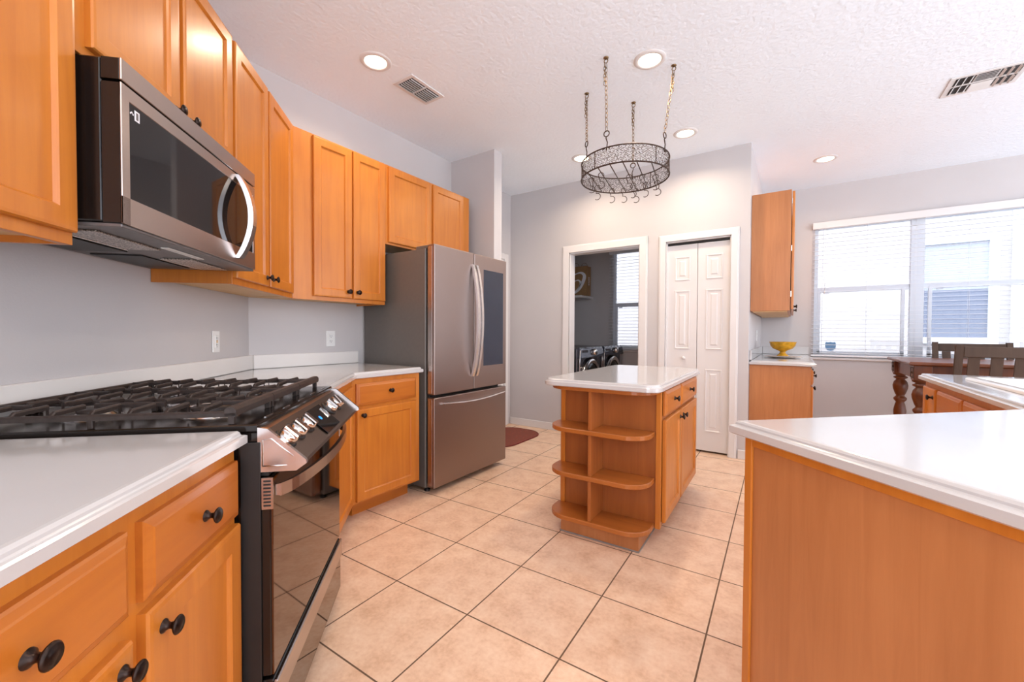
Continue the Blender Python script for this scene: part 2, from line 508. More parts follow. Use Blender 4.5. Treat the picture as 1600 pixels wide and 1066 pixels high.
# door casings: stepped profile
def casing(name, x0, x1, z1, y, wdt=.082):
    b = newbm()
    for d, yy in ((0, .012), (.012, .018), (.050, .012)):
        a = wdt - d
        e = .014 if d < .03 else .0
        x_in0, x_in1 = x0 - (.004 if d == 0 else .004), x1 + .004
        # left, right, head as thin stacked boxes
        o = a
        box(b, x0 - o, x0 - 0.0, y - yy, y, 0, z1 + o, .002)
        box(b, x1 + 0.0, x1 + o, y - yy, y, 0, z1 + o, .002)
        box(b, x0 - o, x1 + o, y - yy - .0003, y, z1, z1 + o, .002)
    # jamb lining
    box(b, x0 - .008, x0 + .010, y, y + .12, 0, z1, .001)
    box(b, x1 - .010, x1 + .008, y, y + .12, 0, z1, .001)
    box(b, x0, x1, y, y + .12, z1 - .012, z1 + .006, .001)
    struct(name, b, TRIM)
casing('trim_1', -2.115, -1.316, 2.045, YB - .001)
casing('trim_2', -1.056, -.481, 2.040, YB - .001, .066)

# bifold pantry door, each leaf with three raised panels
b = newbm()
def leaf(b, x0, x1):
    z0, z1 = .018, 2.005
    y = YB + .035
    box(b, x0, x1, y, y + .028, z0, z1, .002)
    cx0, cx1 = x0 + .072, x1 - .062
    for a, c in ((.20, .80), (.985, 1.56), (1.655, 1.89)):
        # sunk field with raised centre: frame strips and raised panel
        panel(b, cx0, cx1, a, c, [(0, .002), (.004, -.006), (.012, -.006), (.018, .0005), (.040, .0005), (.052, -.005)], y)
leaf(b, -1.050, -.772); leaf(b, -.768, -.487)
dr = struct('door_1', b, TRIM)
b = newbm(); lathe(b, [(0, .03), (.012, .028), (.016, .018), (.012, .010), (.006, .006), (.006, 0)], 16, Matrix.Translation((-.885, YB + .033, .90)) @ Matrix.Rotation(PI / 2, 4, 'X'))
obj('door_knob', b, TRIM, dr, 'small round white knob')
b = newbm(); box(b, -1.05, -.487, YB + .030, YB + .055, 2.008, 2.028, .002)
obj('track', b, BLACKM, dr, 'dark top track of the bifold door')
# hall door seen edge on with its frame and hinges
b = newbm()
box(b, HX - .002, HX + .016, 4.11, 4.188, 0, 2.10, .004); box(b, HX - .002, HX + .016, 3.222, 3.30, 0, 2.10, .004)
box(b, HX - .002, HX + .016, 3.30, 4.11, 2.03, 2.10, .004); box(b, HX - .1, HX - .002, 4.095, 4.112, 0, 2.035)
struct('trim_3', b, TRIM)
b = newbm()
box(b, HX - .030, HX + .010, 3.305, 4.092, .01, 2.03, .002)
hd = struct('door_2', b, TRIM)
for z in (.28, 1.12, 1.82):
    b = newbm(); lathe(b, [(.006, -.045), (.007, -.04), (.007, .04), (.006, .045)], 10, Matrix.Translation((HX + .016, 4.101, z)))
    obj('hinge', b, BRASS, hd, 'brass hinge')

# ------------------------------------------------------------------ windows and blinds
def window(name, x0, x1, z0, z1, mull=None, sill=True, rail=None):
    y = YF + .05
    b = newbm()
    f = .035
    box(b, x0, x0 + f, y, y + .06, z0, z1, .002); box(b, x1 - f, x1, y, y + .06, z0, z1, .002)
    box(b, x0, x1, y, y + .06, z0, z0 + f, .002); box(b, x0, x1, y, y + .06, z1 - f, z1, .002)
    xs = [x0, x1]
    if mull:
        box(b, mull - .055, mull + .055, y - .01, y + .07, z0, z1, .003); xs = [x0, mull - .055, mull + .055, x1]
    w_ = struct(name, b, VINYL)
    for i in range(0, len(xs), 2):
        a, c = xs[i], xs[i + 1]
        b = newbm()
        box(b, a, c, y + .005, y + .045, rail - .028, rail + .028, .003)
        box(b, a + f, a + f + .028, y + .003, y + .033, z0 + f, rail, .002); box(b, c - f - .028, c - f, y + .003, y + .033, z0 + f, rail, .002)
        box(b, a + f, c - f, y + .003, y + .033, z0 + f, z0 + f + .03, .002)
        box(b, a + .09, a + .14, y - .012, y + .006, rail - .045, rail - .032, .002)
        obj('sash', b, VINYL, w_)
        b = newbm(); box(b, a + .01, c - .01, y + .030, y + .034, z0 + .02, z1 - .02)
        obj('pane', b, GLASS, w_)
    if sill:
        b = newbm(); box(b, x0 - .03, x1 + .03, YF - .03, YF + .05, z0 - .03, z0 - .001, .006)
        obj('sill', b, TRIM, w_)
    return w_
window('window_1', WX0, WX1, WZ0, WZ1, mull=1.065, rail=1.65)
window('window_2', LX0, LX1, LZ0, LZ1, rail=1.56)

def blind(label, x0, x1, z0, z1, tilt, loc_y, pitch=.0465):
    t = thing('window_blind', label, 'window blind', ((x0 + x1) / 2, loc_y, z0), 0)
    hw = (x1 - x0) / 2; H = z1 - z0
    b = newbm(); box(b, -hw, hw, -.030, .022, H - .075, H, .003)
    obj('valance', b, TRIM if x0 > 0 else VINYL, t)
    b = newbm()
    n = int((H - .12) / pitch)
    for i in range(n):
        z = .045 + i * pitch
        g = newbm(); box(g, -hw + .004, hw - .004, -.0235, .0235, -.0012, .0012)
        merge(b, g, Matrix.Translation((0, 0, z)) @ Matrix.Rotation(tilt, 4, 'X'))
    obj('slats', b, SLAT, t)
    b = newbm(); box(b, -hw + .002, hw - .002, -.024, .024, .004, .024, .003)
    obj('bottom_rail', b, SLAT, t)
    b = newbm()
    k = max(2, int((x1 - x0) / .42))
    for i in range(k + 1):
        x = -hw + .10 + (2 * hw - .2) * i / k
        for yy in (-.024, .024):
            tube(b, [(x, yy, .01), (x, yy, H - .05)], .0009, 4)
    obj('ladder_cords', b, SLAT, t)
    b = newbm()
    tube(b, [(-hw + .12, -.034, H - .06), (-hw + .12, -.036, .75)], .0015, 6)
    lathe(b, [(0, -.03), (.006, -.026), (.004, 0), (0, .004)], 8, Matrix.Translation((-hw + .12, -.036, .75)))
    obj('pull_cord', b, WHITEP, t)
    return t
blind('wide white two inch blind with beige valance over the double dining window', WX0 - .025, WX1 - .005, WZ0 + .005, WZ1 + .03, math.radians(4), YF - .034)
blind('narrow white blind glowing blue over the laundry room window', LX0 - .03, -1.33, LZ0 + .005, LZ1 + .015, math.radians(5), YF - .034)  # stops short, leaving the added unseen window stretch bare for light

# badge sticker on the glass
b = newbm()
pts = [(-.042, .052), (-.020, .045), (0, .052), (.020, .045), (.042, .052), (.052, .02), (.046, -.02), (.028, -.045), (0, -.055), (-.028, -.045), (-.046, -.02), (-.052, .02)]
vb = [b.verts.new((x, 0, z)) for x, z in pts]; vf = [b.verts.new((x, -.002, z)) for x, z in pts]
b.faces.new(vf); b.faces.new(vb[::-1])
for i in range(len(pts)): b.faces.new((vb[i], vb[(i + 1) % 12], vf[(i + 1) % 12], vf[i]))
st = obj('window_sticker', b, BLUEST, None, loc=(.355, YF + .0795, .998))
tag(st, 'small blue shield sticker on the lower left window pane', 'sticker')

# neighbouring house and lawn outside
b = newbm(); box(b, -12, 14, YF + .13, 16, -.35, -.25); struct('ground', b, GRASS)
nb = thing('neighbour_house', 'pale stucco neighbouring house with a screened window, seen through the dining blinds', 'house', (2.5, 9.2, -.25))
b = newbm(); box(b, -9, 7, 0, .3, 0, 5.2); obj('stucco_wall', b, STUCCO, nb)
b = newbm()
for a, c, e, g_ in ((-.90, .02, 2.81, 2.91), (-.90, .02, 1.25, 1.35), (-.90, -.80, 1.35, 2.81), (-.09, .02, 1.35, 2.81)):
    box(b, a, c, -.06, .0, e, g_, .004)
fr_ = obj('window_trim', b, VINYL, nb)
b = newbm(); box(b, -.80, -.09, -.025, -.001, 1.35, 2.09); obj('window_screen', b, SHADE, fr_)
b = newbm(); box(b, -.80, -.09, -.025, -.001, 2.091, 2.81); obj('upper_sash', b, SHADE2, fr_)
b = newbm(); box(b, .14, .22, -.09, -.001, 0, 5.0, .01); obj('downspout', b, VINYL, nb)

# ------------------------------------------------------------------ cabinet kit (local: x right, y into the cabinet, z up; face plane y=0)
KNOBP = [(0, .030), (.010, .0295), (.0105, .0285), (.0135, .0285), (.0145, .0275), (.0165, .0255), (.0165, .0235), (.013, .0205), (.0065, .017), (.0055, .011), (.0075, .006), (.0115, .003), (.0125, 0)]
def knob(parent, x, y, z, s=1.0):
    b = newbm(); lathe(b, [(r * s, h * s) for r, h in KNOBP], 20, Matrix.Rotation(PI / 2, 4, 'X'))
    return obj('knob', b, BRONZE, parent, 'round dark bronze knob', (x, y, z))

def cab_door(parent, x0, x1, z0, z1, knobp=None, ks=1.0, name='door', fy=0.0):
    b = newbm()
    panel(b, x0, x1, z0, z1, [(.0, 0), (0, -.014), (.003, -.0185), (.010, -.0195), (.050, -.0195), (.053, -.0165), (.057, -.0105), (.060, -.0105)], fy)
    d = obj(name, b, WOODV, parent)
    if knobp: knob(d, knobp[0], fy - .019, knobp[1], ks)
    return d

def cab_drawer(parent, x0, x1, z0, z1, knobp=None, ks=1.0):
    b = newbm()
    panel(b, x0, x1, z0, z1, [(0, 0), (0, -.011), (.004, -.014), (.014, -.0175), (.017, -.0195)])
    d = obj('drawer_front', b, WOODH, parent)
    if knobp: knob(d, knobp[0], -.019, knobp[1], ks)
    return d

def body_poly(parent, poly, z0, z1, m=WOODV, name='body', toe=None, toez=.10):
    b = newbm(); prism(b, poly, z0, z1); bmesh.ops.recalc_face_normals(b, faces=b.faces[:])
    o = obj(name, b, m, parent)
    if toe:
        b = newbm(); prism(b, toe, 0, toez); bmesh.ops.recalc_face_normals(b, faces=b.faces[:])
        obj('toe_kick', b, WOODH, parent)
    return o

def upper_body(parent, x0, x1, dep, z0, z1, shell=True):
    """box whose underside is recessed behind a lower rail"""
    b = newbm()
    box(b, x0, x1, 0, .019, z0, z1, .001)                 # face frame board
    box(b, x0, x0 + .013, .019, dep, z0, z1); box(b, x1 - .013, x1, .019, dep, z0, z1)
    box(b, x0 + .013, x1 - .013, .019, dep, z0 + .022, z1)
    o = obj('body', b, WOODV, parent)
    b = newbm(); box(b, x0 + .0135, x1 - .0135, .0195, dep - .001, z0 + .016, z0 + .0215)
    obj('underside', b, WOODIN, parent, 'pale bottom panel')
    return o

ZU0, ZU1 = 1.340, 2.385
NFACE = -.85     # face frame plane of the angled uppers (doors come to -.83)
DEP = abs(NW - NFACE) - .002
# --- angled wall uppers
t0 = .40
c = thing('wall_cabinet', 'tall maple wall cabinet left of the microwave, cut by the left picture edge', 'wall cabinet', W(t0, NFACE, ZU0), R135, 'maple wall cabinets')
wd = 1.168 - t0
upper_body(c, 0, wd, DEP, 0, ZU1 - ZU0)
cab_door(c, .012, wd / 2 - .004, .028, ZU1 - ZU0 - .012, (wd / 2 - .03, .075))
cab_door(c, wd / 2 + .004, wd - .008, .028, ZU1 - ZU0 - .012, (wd / 2 + .035, .075))
t0 = 1.1685
c = thing('wall_cabinet', 'short two door maple cabinet directly above the microwave', 'wall cabinet', W(t0, NFACE, 1.812), R135, 'maple wall cabinets')
wd = 1.958 - t0
upper_body(c, 0, wd, DEP, 0, ZU1 - 1.812)
cab_door(c, .042, .402, .026, ZU1 - 1.812 - .012, (.402 - .026, .05))
cab_door(c, .428, wd - .020, .026, ZU1 - 1.812 - .012, (.428 + .028, .05))
# --- angled right + corner
XU = XW + DEP + .0
XUF = -2.52
t0 = 1.9585
TCOR = None
ycor = NFACE * S2 - XUF
tcor = (ycor - XUF) / S2
c = thing('wall_cabinet', 'tall narrow two door maple cabinet right of the microwave, meeting the inside corner', 'wall cabinet', W(t0, NFACE, ZU0), R135, 'maple wall cabinets')
wd = tcor - t0
b = newbm(); box(b, 0, wd - .001, 0, .019, 0, ZU1 - ZU0, .001); box(b, 0, .013, .019, DEP, 0, ZU1 - ZU0)
tw = (YC - XW) / S2
prism(b, [(.013, .019), (wd - .002, .019), (tw - t0 - .004, DEP), (.013, DEP)], .022, ZU1 - ZU0)
obj('body', b, WOODV, c)
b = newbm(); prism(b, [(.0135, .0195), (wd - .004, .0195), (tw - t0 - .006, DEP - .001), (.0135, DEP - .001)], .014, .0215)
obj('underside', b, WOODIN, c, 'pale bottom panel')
cab_door(c, .008, .356, .028, ZU1 - ZU0 - .012, (.356 - .028, .07))
cab_door(c, .380, wd - .022, .028, ZU1 - ZU0 - .012, (.380 + .030, .07))
# --- fridge wall upper (local frame: x -> +Y, y -> -X)
def cab_left(name, label, y0, z0, group=None, cat='wall cabinet', x=XUF):
    return thing(name, label, cat, (x, y0, z0), R90, group)
DL = XUF - XW - .002
c = cab_left('wall_cabinet', 'two door maple wall cabinet between the corner and the refrigerator', ycor, ZU0, 'maple wall cabinets')
wd = 2.008 - ycor
b = newbm(); box(b, .001, wd, 0, .019, 0, ZU1 - ZU0, .001); box(b, wd - .013, wd, .019, DL, 0, ZU1 - ZU0)
prism(b, [(.002, .019), (wd - .013, .019), (wd - .013, DL), (YC - ycor + .004, DL)], .022, ZU1 - ZU0)
obj('body', b, WOODV, c)
b = newbm(); prism(b, [(.004, .0195), (wd - .0135, .0195), (wd - .0135, DL - .001), (YC - ycor + .006, DL - .001)], .014, .0215)
obj('underside', b, WOODIN, c, 'pale bottom panel')
cab_door(c, 1.448 - ycor, 1.722 - ycor, .026, ZU1 - ZU0 - .012, (1.722 - ycor - .03, .07))
cab_door(c, 1.733 - ycor, 2.000 - ycor, .026, ZU1 - ZU0 - .012, (1.733 - ycor + .03, .07))
c = cab_left('wall_cabinet', 'short two door maple cabinet above the refrigerator', 2.012, 1.795, 'maple wall cabinets')
wd = 2.968 - 2.012
upper_body(c, 0, wd, DL, 0, ZU1 - 1.795)
cab_door(c, .022, .455, .016, ZU1 - 1.795 - .012)
cab_door(c, .482, wd - .092, .016, ZU1 - 1.795 - .012)

# --- base cabinets
NBF = -.482      # angled base face frame plane
XBF = -2.155     # fridge-wall base face plane
t0 = -.45
c = thing('base_cabinet', 'maple base cabinet with drawers over doors in the near left foreground', 'base cabinet', W(t0, NBF, 0), R135, 'maple base cabinets')
wd = 1.112 - t0; dp = NBF - NW - .002
b = newbm(); box(b, 0, wd, 0, dp, .10, CT - .039); obj('body', b, WOODV, c)
b = newbm(); box(b, .002, wd - .002, .075, dp, 0, .0995); obj('toe_kick', b, WOODH, c)
X_ = lambda t: t - t0
cab_drawer(c, X_(.772), X_(1.104), .688, .822, (X_(.945), .755), .95)
cab_door(c, X_(.772), X_(1.104), .125, .668, (X_(.808), .622), .95)
cab_drawer(c, X_(.385), X_(.738), .688, .822, (X_(.566), .755), .95)
cab_door(c, X_(.385), X_(.738), .125, .650, (X_(.712), .617), .95)
cab_drawer(c, X_(.0), X_(.352), .688, .822, (X_(.176), .755), .95)
cab_door(c, X_(.0), X_(.352), .125, .650, (X_(.03), .617), .95)
# corner base cabinet right of the range
t0 = 1.874
yb = NBF * S2 - XBF; tb = (yb - XBF) / S2
c = thing('base_cabinet', 'narrow angled maple base cabinet just right of the range, seen nearly edge on', 'base cabinet', W(t0, NBF, 0), R135, 'maple base cabinets')
wdb = tb - t0
dp = NBF - NW - .002
ic = (tw - t0 - .006, dp)
b = newbm(); prism(b, [(0, 0), (wdb - .001, 0), ic, (0, dp)], .10, CT - .039); obj('body', b, WOODV, c)
b = newbm(); prism(b, [(.002, .075), (wdb + .02, .075), (ic[0], dp - .002), (.002, dp - .002)], 0, .0995); obj('toe_kick', b, WOODH, c)
cab_door(c, .045, wdb - .035, .125, .815)
# straight base cabinet beside the fridge
c = thing('base_cabinet', 'maple base cabinet with one drawer and one door beside the refrigerator', 'base cabinet', (XBF, yb, 0), R90, 'maple base cabinets')
wd = 2.008 - yb; dp = XBF - XW - .002
b = newbm(); prism(b, [(.001, 0), (wd, 0), (wd, dp), (YC - yb + .006, dp)], .10, CT - .039); obj('body', b, WOODV, c)
b = newbm(); prism(b, [(.06, .085), (wd - .03, .085), (wd - .03, dp - .002), (YC - yb + .03, dp - .002)], 0, .0995); obj('toe_kick', b, WOODH, c)
a0, a1 = 1.500 - yb, 1.968 - yb
cab_drawer(c, a0, a1, .692, .826, (a0 + .245, .765), .9)
cab_door(c, a0, a1, .115, .672, (a0 + .038, .635), .9)

# ------------------------------------------------------------------ counters
EDGE = [(.006, 0), (.0, .004), (0, .022), (.004, .0245), (.009, .0255), (.011, .028), (.012, .0325), (.016, .037), (.022, .038)]
def counter(name, label, poly, z=CT, hole=None):
    """poly CCW world coordinates"""
    cx = sum(p[0] for p in poly) / len(poly); cy = sum(p[1] for p in poly) / len(poly)
    lp = [(x - cx, y - cy) for x, y in poly]
    A = sum(lp[i - 1][0] * lp[i][1] - lp[i][0] * lp[i - 1][1] for i in range(len(lp)))
    if A < 0: lp = lp[::-1]
    b = newbm()
    hl = [(x - cx, y - cy) for x, y in hole] if hole else None
    slab(b, lp, EDGE, hl)
    o = obj(name, b, LAM, None, loc=(cx, cy, z - .038))
    return tag(o, label, 'counter')
NCE = -.452; XCE = -2.128
counter('countertop', 'white laminate countertop with ogee edge left of the range in the foreground',
        [W2(-.46, NCE), W2(-.46, NW + .001), W2(1.114, NW + .001), W2(1.114, NCE)])
yin = NCE * S2 - XCE
counter('countertop', 'white angled corner countertop between the range and the refrigerator',
        [W2(1.872, NCE), W2(1.872, NW + .001), (XW + .001, YC + .001), (XW + .001, 2.022), (XCE, 2.022), (XCE, yin)])
# backsplashes
b = newbm(); box(b, 0, 3.35, .0, .018, 0, .090, .003)
c = obj('backsplash', b, CREAM, None, loc=W(-.46, NW + .0195, CT + .001)); c.rotation_euler = (0, 0, R135)
tag(c, 'long low cream backsplash strip along the angled wall behind the range', 'backsplash')
b = newbm(); box(b, 0, 2.000 - YC - .02, 0, .018, 0, .090, .003)
c = obj('backsplash', b, CREAM, None, loc=(XW + .0195, YC + .02, CT + .001)); c.rotation_euler = (0, 0, R90)
tag(c, 'short cream backsplash strip on the wall left of the refrigerator', 'backsplash')

# ------------------------------------------------------------------ outlets
def outlet(label, loc, rz, kind=0):
    t = thing('wall_outlet', label, 'outlet', loc, rz)
    b = newbm(); box(b, -.036, .036, -.006, 0, -.058, .058, .003, 2); obj('cover_plate', b, WHITEP, t)
    b = newbm(); box(b, -.017, .017, -.009, -.004, -.034, .034, .002); f = obj('receptacle', b, WHITEP, t)
    b = newbm()
    for z in (-.020, .016):
        box(b, -.008, -.0055, -.0095, -.008, z - .001, z + .008); box(b, .0055, .008, -.0095, -.008, z - .001, z + .007)
        box(b, -.002, .002, -.0095, -.008, z - .009, z - .005)
    obj('slots', b, INKD, f)
    if kind:
        b = newbm(); box(b, -.008, .008, -.0098, -.008, -.005, -.001); box(b, -.008, .008, -.0098, -.008, .002, .006); obj('test_button', b, YELL, f)
    return t
outlet('white wall outlet on the angled wall right of the range', W(2.466, NW + .001, 1.082), R135, 1)
outlet('white wall outlet on the flat wall between corner and refrigerator', (XW + .001, 1.773, 1.088), R90)
outlet('white wall outlet on the narrow wall above the side counter with the yellow bowl', (XR + .001, 5.16, 1.12), R90)

# ------------------------------------------------------------------ range
RT0, RT1 = 1.119, 1.867
rg = thing('gas_range', 'stainless slide-in gas range with five chrome knobs and black oven sides', 'range', W(RT0, -.43, 0), R135)
RWd = RT1 - RT0
yb_ = .43 - .0 ; BK = -(NW + .022) - .43      # local y of the back
def ny(n): return -.43 - n                   # plane n -> local y
b = newbm(); box(b, .006, RWd - .006, .0, BK, .035, .885, .003); obj('body', b, BLACK, rg)
for x in (.05, RWd - .05):
    for y in (.06, BK - .06):
        b = newbm(); lathe(b, [(.018, 0), (.018, .01), (.008, .012), (.008, .036)], 12, Matrix.Translation((x, y, 0)))
        obj('foot', b, BLACKM, rg)
b = newbm(); box(b, .0, RWd, .0, BK, .8855, .905, .003); obj('cooktop', b, BLACK, rg)
# control console: slanted profile between silver end caps
b = newbm()
prof = [(ny(-.432), .785), (ny(-.343), .785), (ny(-.318), .803), (ny(-.320), .812), (ny(-.409), .893), (ny(-.432), .897)]
def xprism(b, prof, x0, x1):
    A = [b.verts.new((x0, y, z)) for y, z in prof]; B = [b.verts.new((x1, y, z)) for y, z in prof]
    b.faces.new(A); b.faces.new(B[::-1]); n = len(prof)
    for i in range(n): b.faces.new((A[i], B[i], B[(i + 1) % n], A[(i + 1) % n]))
    bmesh.ops.recalc_face_normals(b, faces=b.faces[:])
prof_in = [(y + (.006 if y < -.02 else 0), z - .004 if z > .8 else z + .004) for y, z in prof]
xprism(b, prof_in, .012, RWd - .012)
obj('control_console', b, CONSOLE, rg)
for xa in (0, RWd - .012):
    b = newbm(); xprism(b, prof, xa, xa + .012)
    obj('end_cap', b, SILVER, rg, 'silver end cap')
# relief on the near end cap
b = newbm()
def edge_poly(b, pts, x, r=.0016):
    tube(b, [(x, y, z) for y, z in pts], r, 6)
edge_poly(b, [(ny(-.420), .800), (ny(-.420), .865), (ny(-.400), .868), (ny(-.350), .822)], -.0005)
edge_poly(b, [(ny(-.420), .800), (ny(-.365), .800)], -.0005)
obj('end_cap_relief', b, SILVER, rg)
# dark glass touch panel + blue display on the slant
sl = Vector((0, ny(-.320) - ny(-.409), .812 - .893)); sl_len = sl.length; sl.normalize()
nrm = Vector((0, sl.z, -sl.y)); nrm = nrm if nrm.z > 0 else -nrm
def slant(x, u, h):   # u along the slope (0 top - 1 bottom), h height above it
    p = Vector((x, ny(-.409), .893 - .004)) + sl * (u * sl_len) + nrm * h
    return p
Msl = Matrix((Vector((1, 0, 0)), -sl, nrm)).transposed().to_4x4()
b = newbm(); g = newbm(); box(g, .262, .425, -sl_len * .40, sl_len * .40, 0, .0015, .0005)
merge(b, g, Matrix.Translation(slant(0, .5, .0)) @ Msl); obj('touch_panel', b, DGLASS, rg)
b = newbm(); g = newbm(); lathe(g, [(0, .001), (.0075, .001), (.0075, 0)], 16); merge(b, g, Matrix.Translation(slant(.325, .45, .0016)) @ Msl)
obj('blue_display', b, BLUELED, rg)
KX = (.034, .112, .200, .475, .565)
for i, x in enumerate(KX):
    k0 = newbm()
    lathe(k0, [(.031, 0), (.031, .004), (.026, .006)], 24, Matrix.Translation(slant(x, .36, -.003)) @ Msl)
    kk = obj('knob_ring', k0, BLACKM, rg)
    k1 = newbm()
    lathe(k1, [(.0235, .004), (.0255, .010), (.0245, .018), (.023, .020)], 24, Matrix.Translation(slant(x, .36, -.003)) @ Msl)
    g = newbm(); box(g, -.023, .023, -.0125, .0125, .016, .030, .003)
    g.transform(Matrix.Rotation(math.radians((90, 90, 90, 90, 62)[i]), 4, 'Z')); 
    merge(k1, g, Matrix.Translation(slant(x, .36, -.003)) @ Msl)
    lathe(k1, [(.024, .018), (.021, .021), (0, .022)], 24, Matrix.Translation(slant(x, .36, -.003)) @ Msl)
    obj('knob', k1, CHROME, rg)
# vent strip below the console
b = newbm(); box(b, .01, RWd - .01, ny(-.41), .0, .772, .784, .001); obj('upper_vent', b, BLACKM, rg)
# oven door
b = newbm(); box(b, .004, RWd - .004, ny(-.404), -.002, .262, .770, .003); dr_ = obj('oven_door', b, BLACK, rg)
b = newbm(); box(b, .006, RWd - .006, ny(-.399), ny(-.404), .264, .768, .001); obj('door_glass', b, OVENG, dr_, 'mirror dark glass')
for x0 in (.0, RWd - .004):
    b = newbm(); box(b, x0, x0 + .004, ny(-.397), ny(-.424), .690, .770, .0005)
    obj('door_side_vent', b, STEEL, dr_)
b = newbm()
for i in range(8):
    z = .698 + i * .0088; box(b, -.0006, .001, ny(-.402), ny(-.419), z, z + .0042)
obj('vent_slots', b, BLACKM, dr_)
# bowed handle
b = newbm()
pts = []
for i in range(25):
    u = i / 24; x = .012 + u * (RWd - .024)
    pts.append((x, ny(-.392) - .056 * math.sin(PI * u) ** .6 - .004, .735))
for (a, c_) in zip(pts, pts[1:]): pass
va = []
for p in pts:
    va.append([b.verts.new((p[0], p[1] + dy, p[2] + dz)) for dy, dz in ((-.006, -.016), (-.006, .016), (.008, .013), (.008, -.013))])
for A, B in zip(va, va[1:]):
    for k in range(4): b.faces.new((A[k], B[k], B[(k + 1) % 4], A[(k + 1) % 4]))
b.faces.new(va[0]); b.faces.new(va[-1][::-1])
bmesh.ops.recalc_face_normals(b, faces=b.faces[:])
obj('oven_handle', b, STEEL, dr_, 'bowed steel handle')
# storage drawer with steel band
b = newbm(); box(b, .004, RWd - .004, ny(-.400), -.002, .040, .252, .003); dw = obj('storage_drawer', b, BLACK, rg)
b = newbm(); box(b, .006, RWd - .006, ny(-.396), ny(-.4005), .042, .172, .001); obj('drawer_glass', b, OVENG, dw)
b = newbm(); box(b, .004, RWd - .004, ny(-.390), ny(-.4005), .178, .250, .003); obj('drawer_band', b, STEEL, dw, 'brushed steel band')
b = newbm(); box(b, -.003, .003, ny(-.425), ny(-.44) + .03, .04, .86, .001); obj('side_trim', b, BLACKM, rg)
# cooktop chrome marks and burners
for (x, y, r) in ((.165, .18, .05), (.165, .46, .038), (.375, .32, .055), (.585, .18, .045), (.585, .46, .032)):
    b = newbm(); lathe(b, [(r + .022, .0), (r + .020, .004), (r + .006, .006), (r, .012), (r - .004, .014)], 28, Matrix.Translation((x, y, .9052)))
    bb = obj('burner_base', b, SILVER, rg)
    b = newbm(); lathe(b, [(r - .003, .014), (r - .002, .022), (r - .006, .024), (0, .025)], 28, Matrix.Translation((x, y, .9052)))
    obj('burner_cap', b, IRON, bb)
# cast iron grates: three sections
def bar(b, p, q, w, h, drop=.0):
    p = Vector(p); q = Vector(q); d = (q - p); s = Vector((-d.y, d.x, 0)).normalized() * (w / 2)
    u = Vector((0, 0, h / 2)); c_ = s * .55
    prof = [(-s - u), (s - u), (s + u * .35), (c_ + u), (-c_ + u), (-s + u * .35)]
    A = [b.verts.new(p + v) for v in prof]; B = [b.verts.new(q + v) for v in prof]
    n = len(prof)
    for i in range(n): b.faces.new((A[i], A[(i + 1) % n], B[(i + 1) % n], B[i]))
    b.faces.new(A[::-1]); b.faces.new(B)
GZ = .936
gx = [.002, .250, .497, .745]
y0g, y1g = ny(-.482), ny(-1.105)
for s_ in range(3):
    b = newbm(); a, c_ = gx[s_] + .0015, gx[s_ + 1] - .0015
    w_ = .016
    bar(b, (a, y0g + .012, GZ + .002), (c_, y0g + .012, GZ + .002), .026, .022); bar(b, (a, y1g - w_ / 2, GZ), (c_, y1g - w_ / 2, GZ), w_, .016)
    bar(b, (a + .006, y0g, GZ - .004), (a + .006, y1g, GZ - .004), .012, .014); bar(b, (c_ - .006, y0g, GZ - .004), (c_ - .006, y1g, GZ - .004), .012, .014)
    mid = (a + c_) / 2
    nb_ = 7
    for i in range(nb_):
        y = y0g + (y1g - y0g) * (i + 1) / (nb_ + 1)
        for (p, q) in (((a + .004), mid - .022), ((c_ - .004), mid + .022)):
            bar(b, (p, y, GZ - .004), (p + (q - p) * .12, y, GZ + .006), .009, .012)
            bar(b, (p + (q - p) * .12, y, GZ + .006), (q, y, GZ + .008), .009, .012)
            if i in (1, 3, 5): bar(b, (q, y, GZ + .008), (q, y + .0001, GZ - .012), .009, .010)
    for fy0, fy1 in ((y0g + .02, y0g + .11), (y0g + .22, y0g + .38), (y1g - .11, y1g - .02)):
        bar(b, (mid, fy0, GZ + .006), (mid, fy1, GZ + .006), .009, .012)
    for fx in (a + .010, c_ - .010):
        for fy in (y0g + .012, y1g - .012):
            box(b, fx - .007, fx + .007, fy - .007, fy + .007, .9055, GZ - .004, .001)
        box(b, fx - .005, fx + .005, (y0g + y1g) / 2 - .006, (y0g + y1g) / 2 + .006, .9055, GZ - .004, .001)
    obj('grate', b, IRON, rg)
# chrome accents along the cooktop rim
b = newbm()
for i in range(5):
    box(b, .09 + i * .14, .14 + i * .14, ny(-.445), ny(-.450), .9052, .9064)
obj('cooktop_marks', b, SILVER, rg)
del bb

# ------------------------------------------------------------------ microwave
mt0, mt1, mz0, mz1 = 1.181, 1.950, 1.393, 1.808
mw = thing('microwave_oven', 'stainless over-the-range microwave with dark door glass and bowed handles', 'microwave', W(mt0, -.80, mz0), R135)
mwd = mt1 - mt0; mh = mz1 - mz0
mdp = -.80 - NW - .002
b = newbm(); box(b, .004, mwd - .004, 0, mdp, .012, mh - .002, .004); obj('body', b, BLACK, mw)
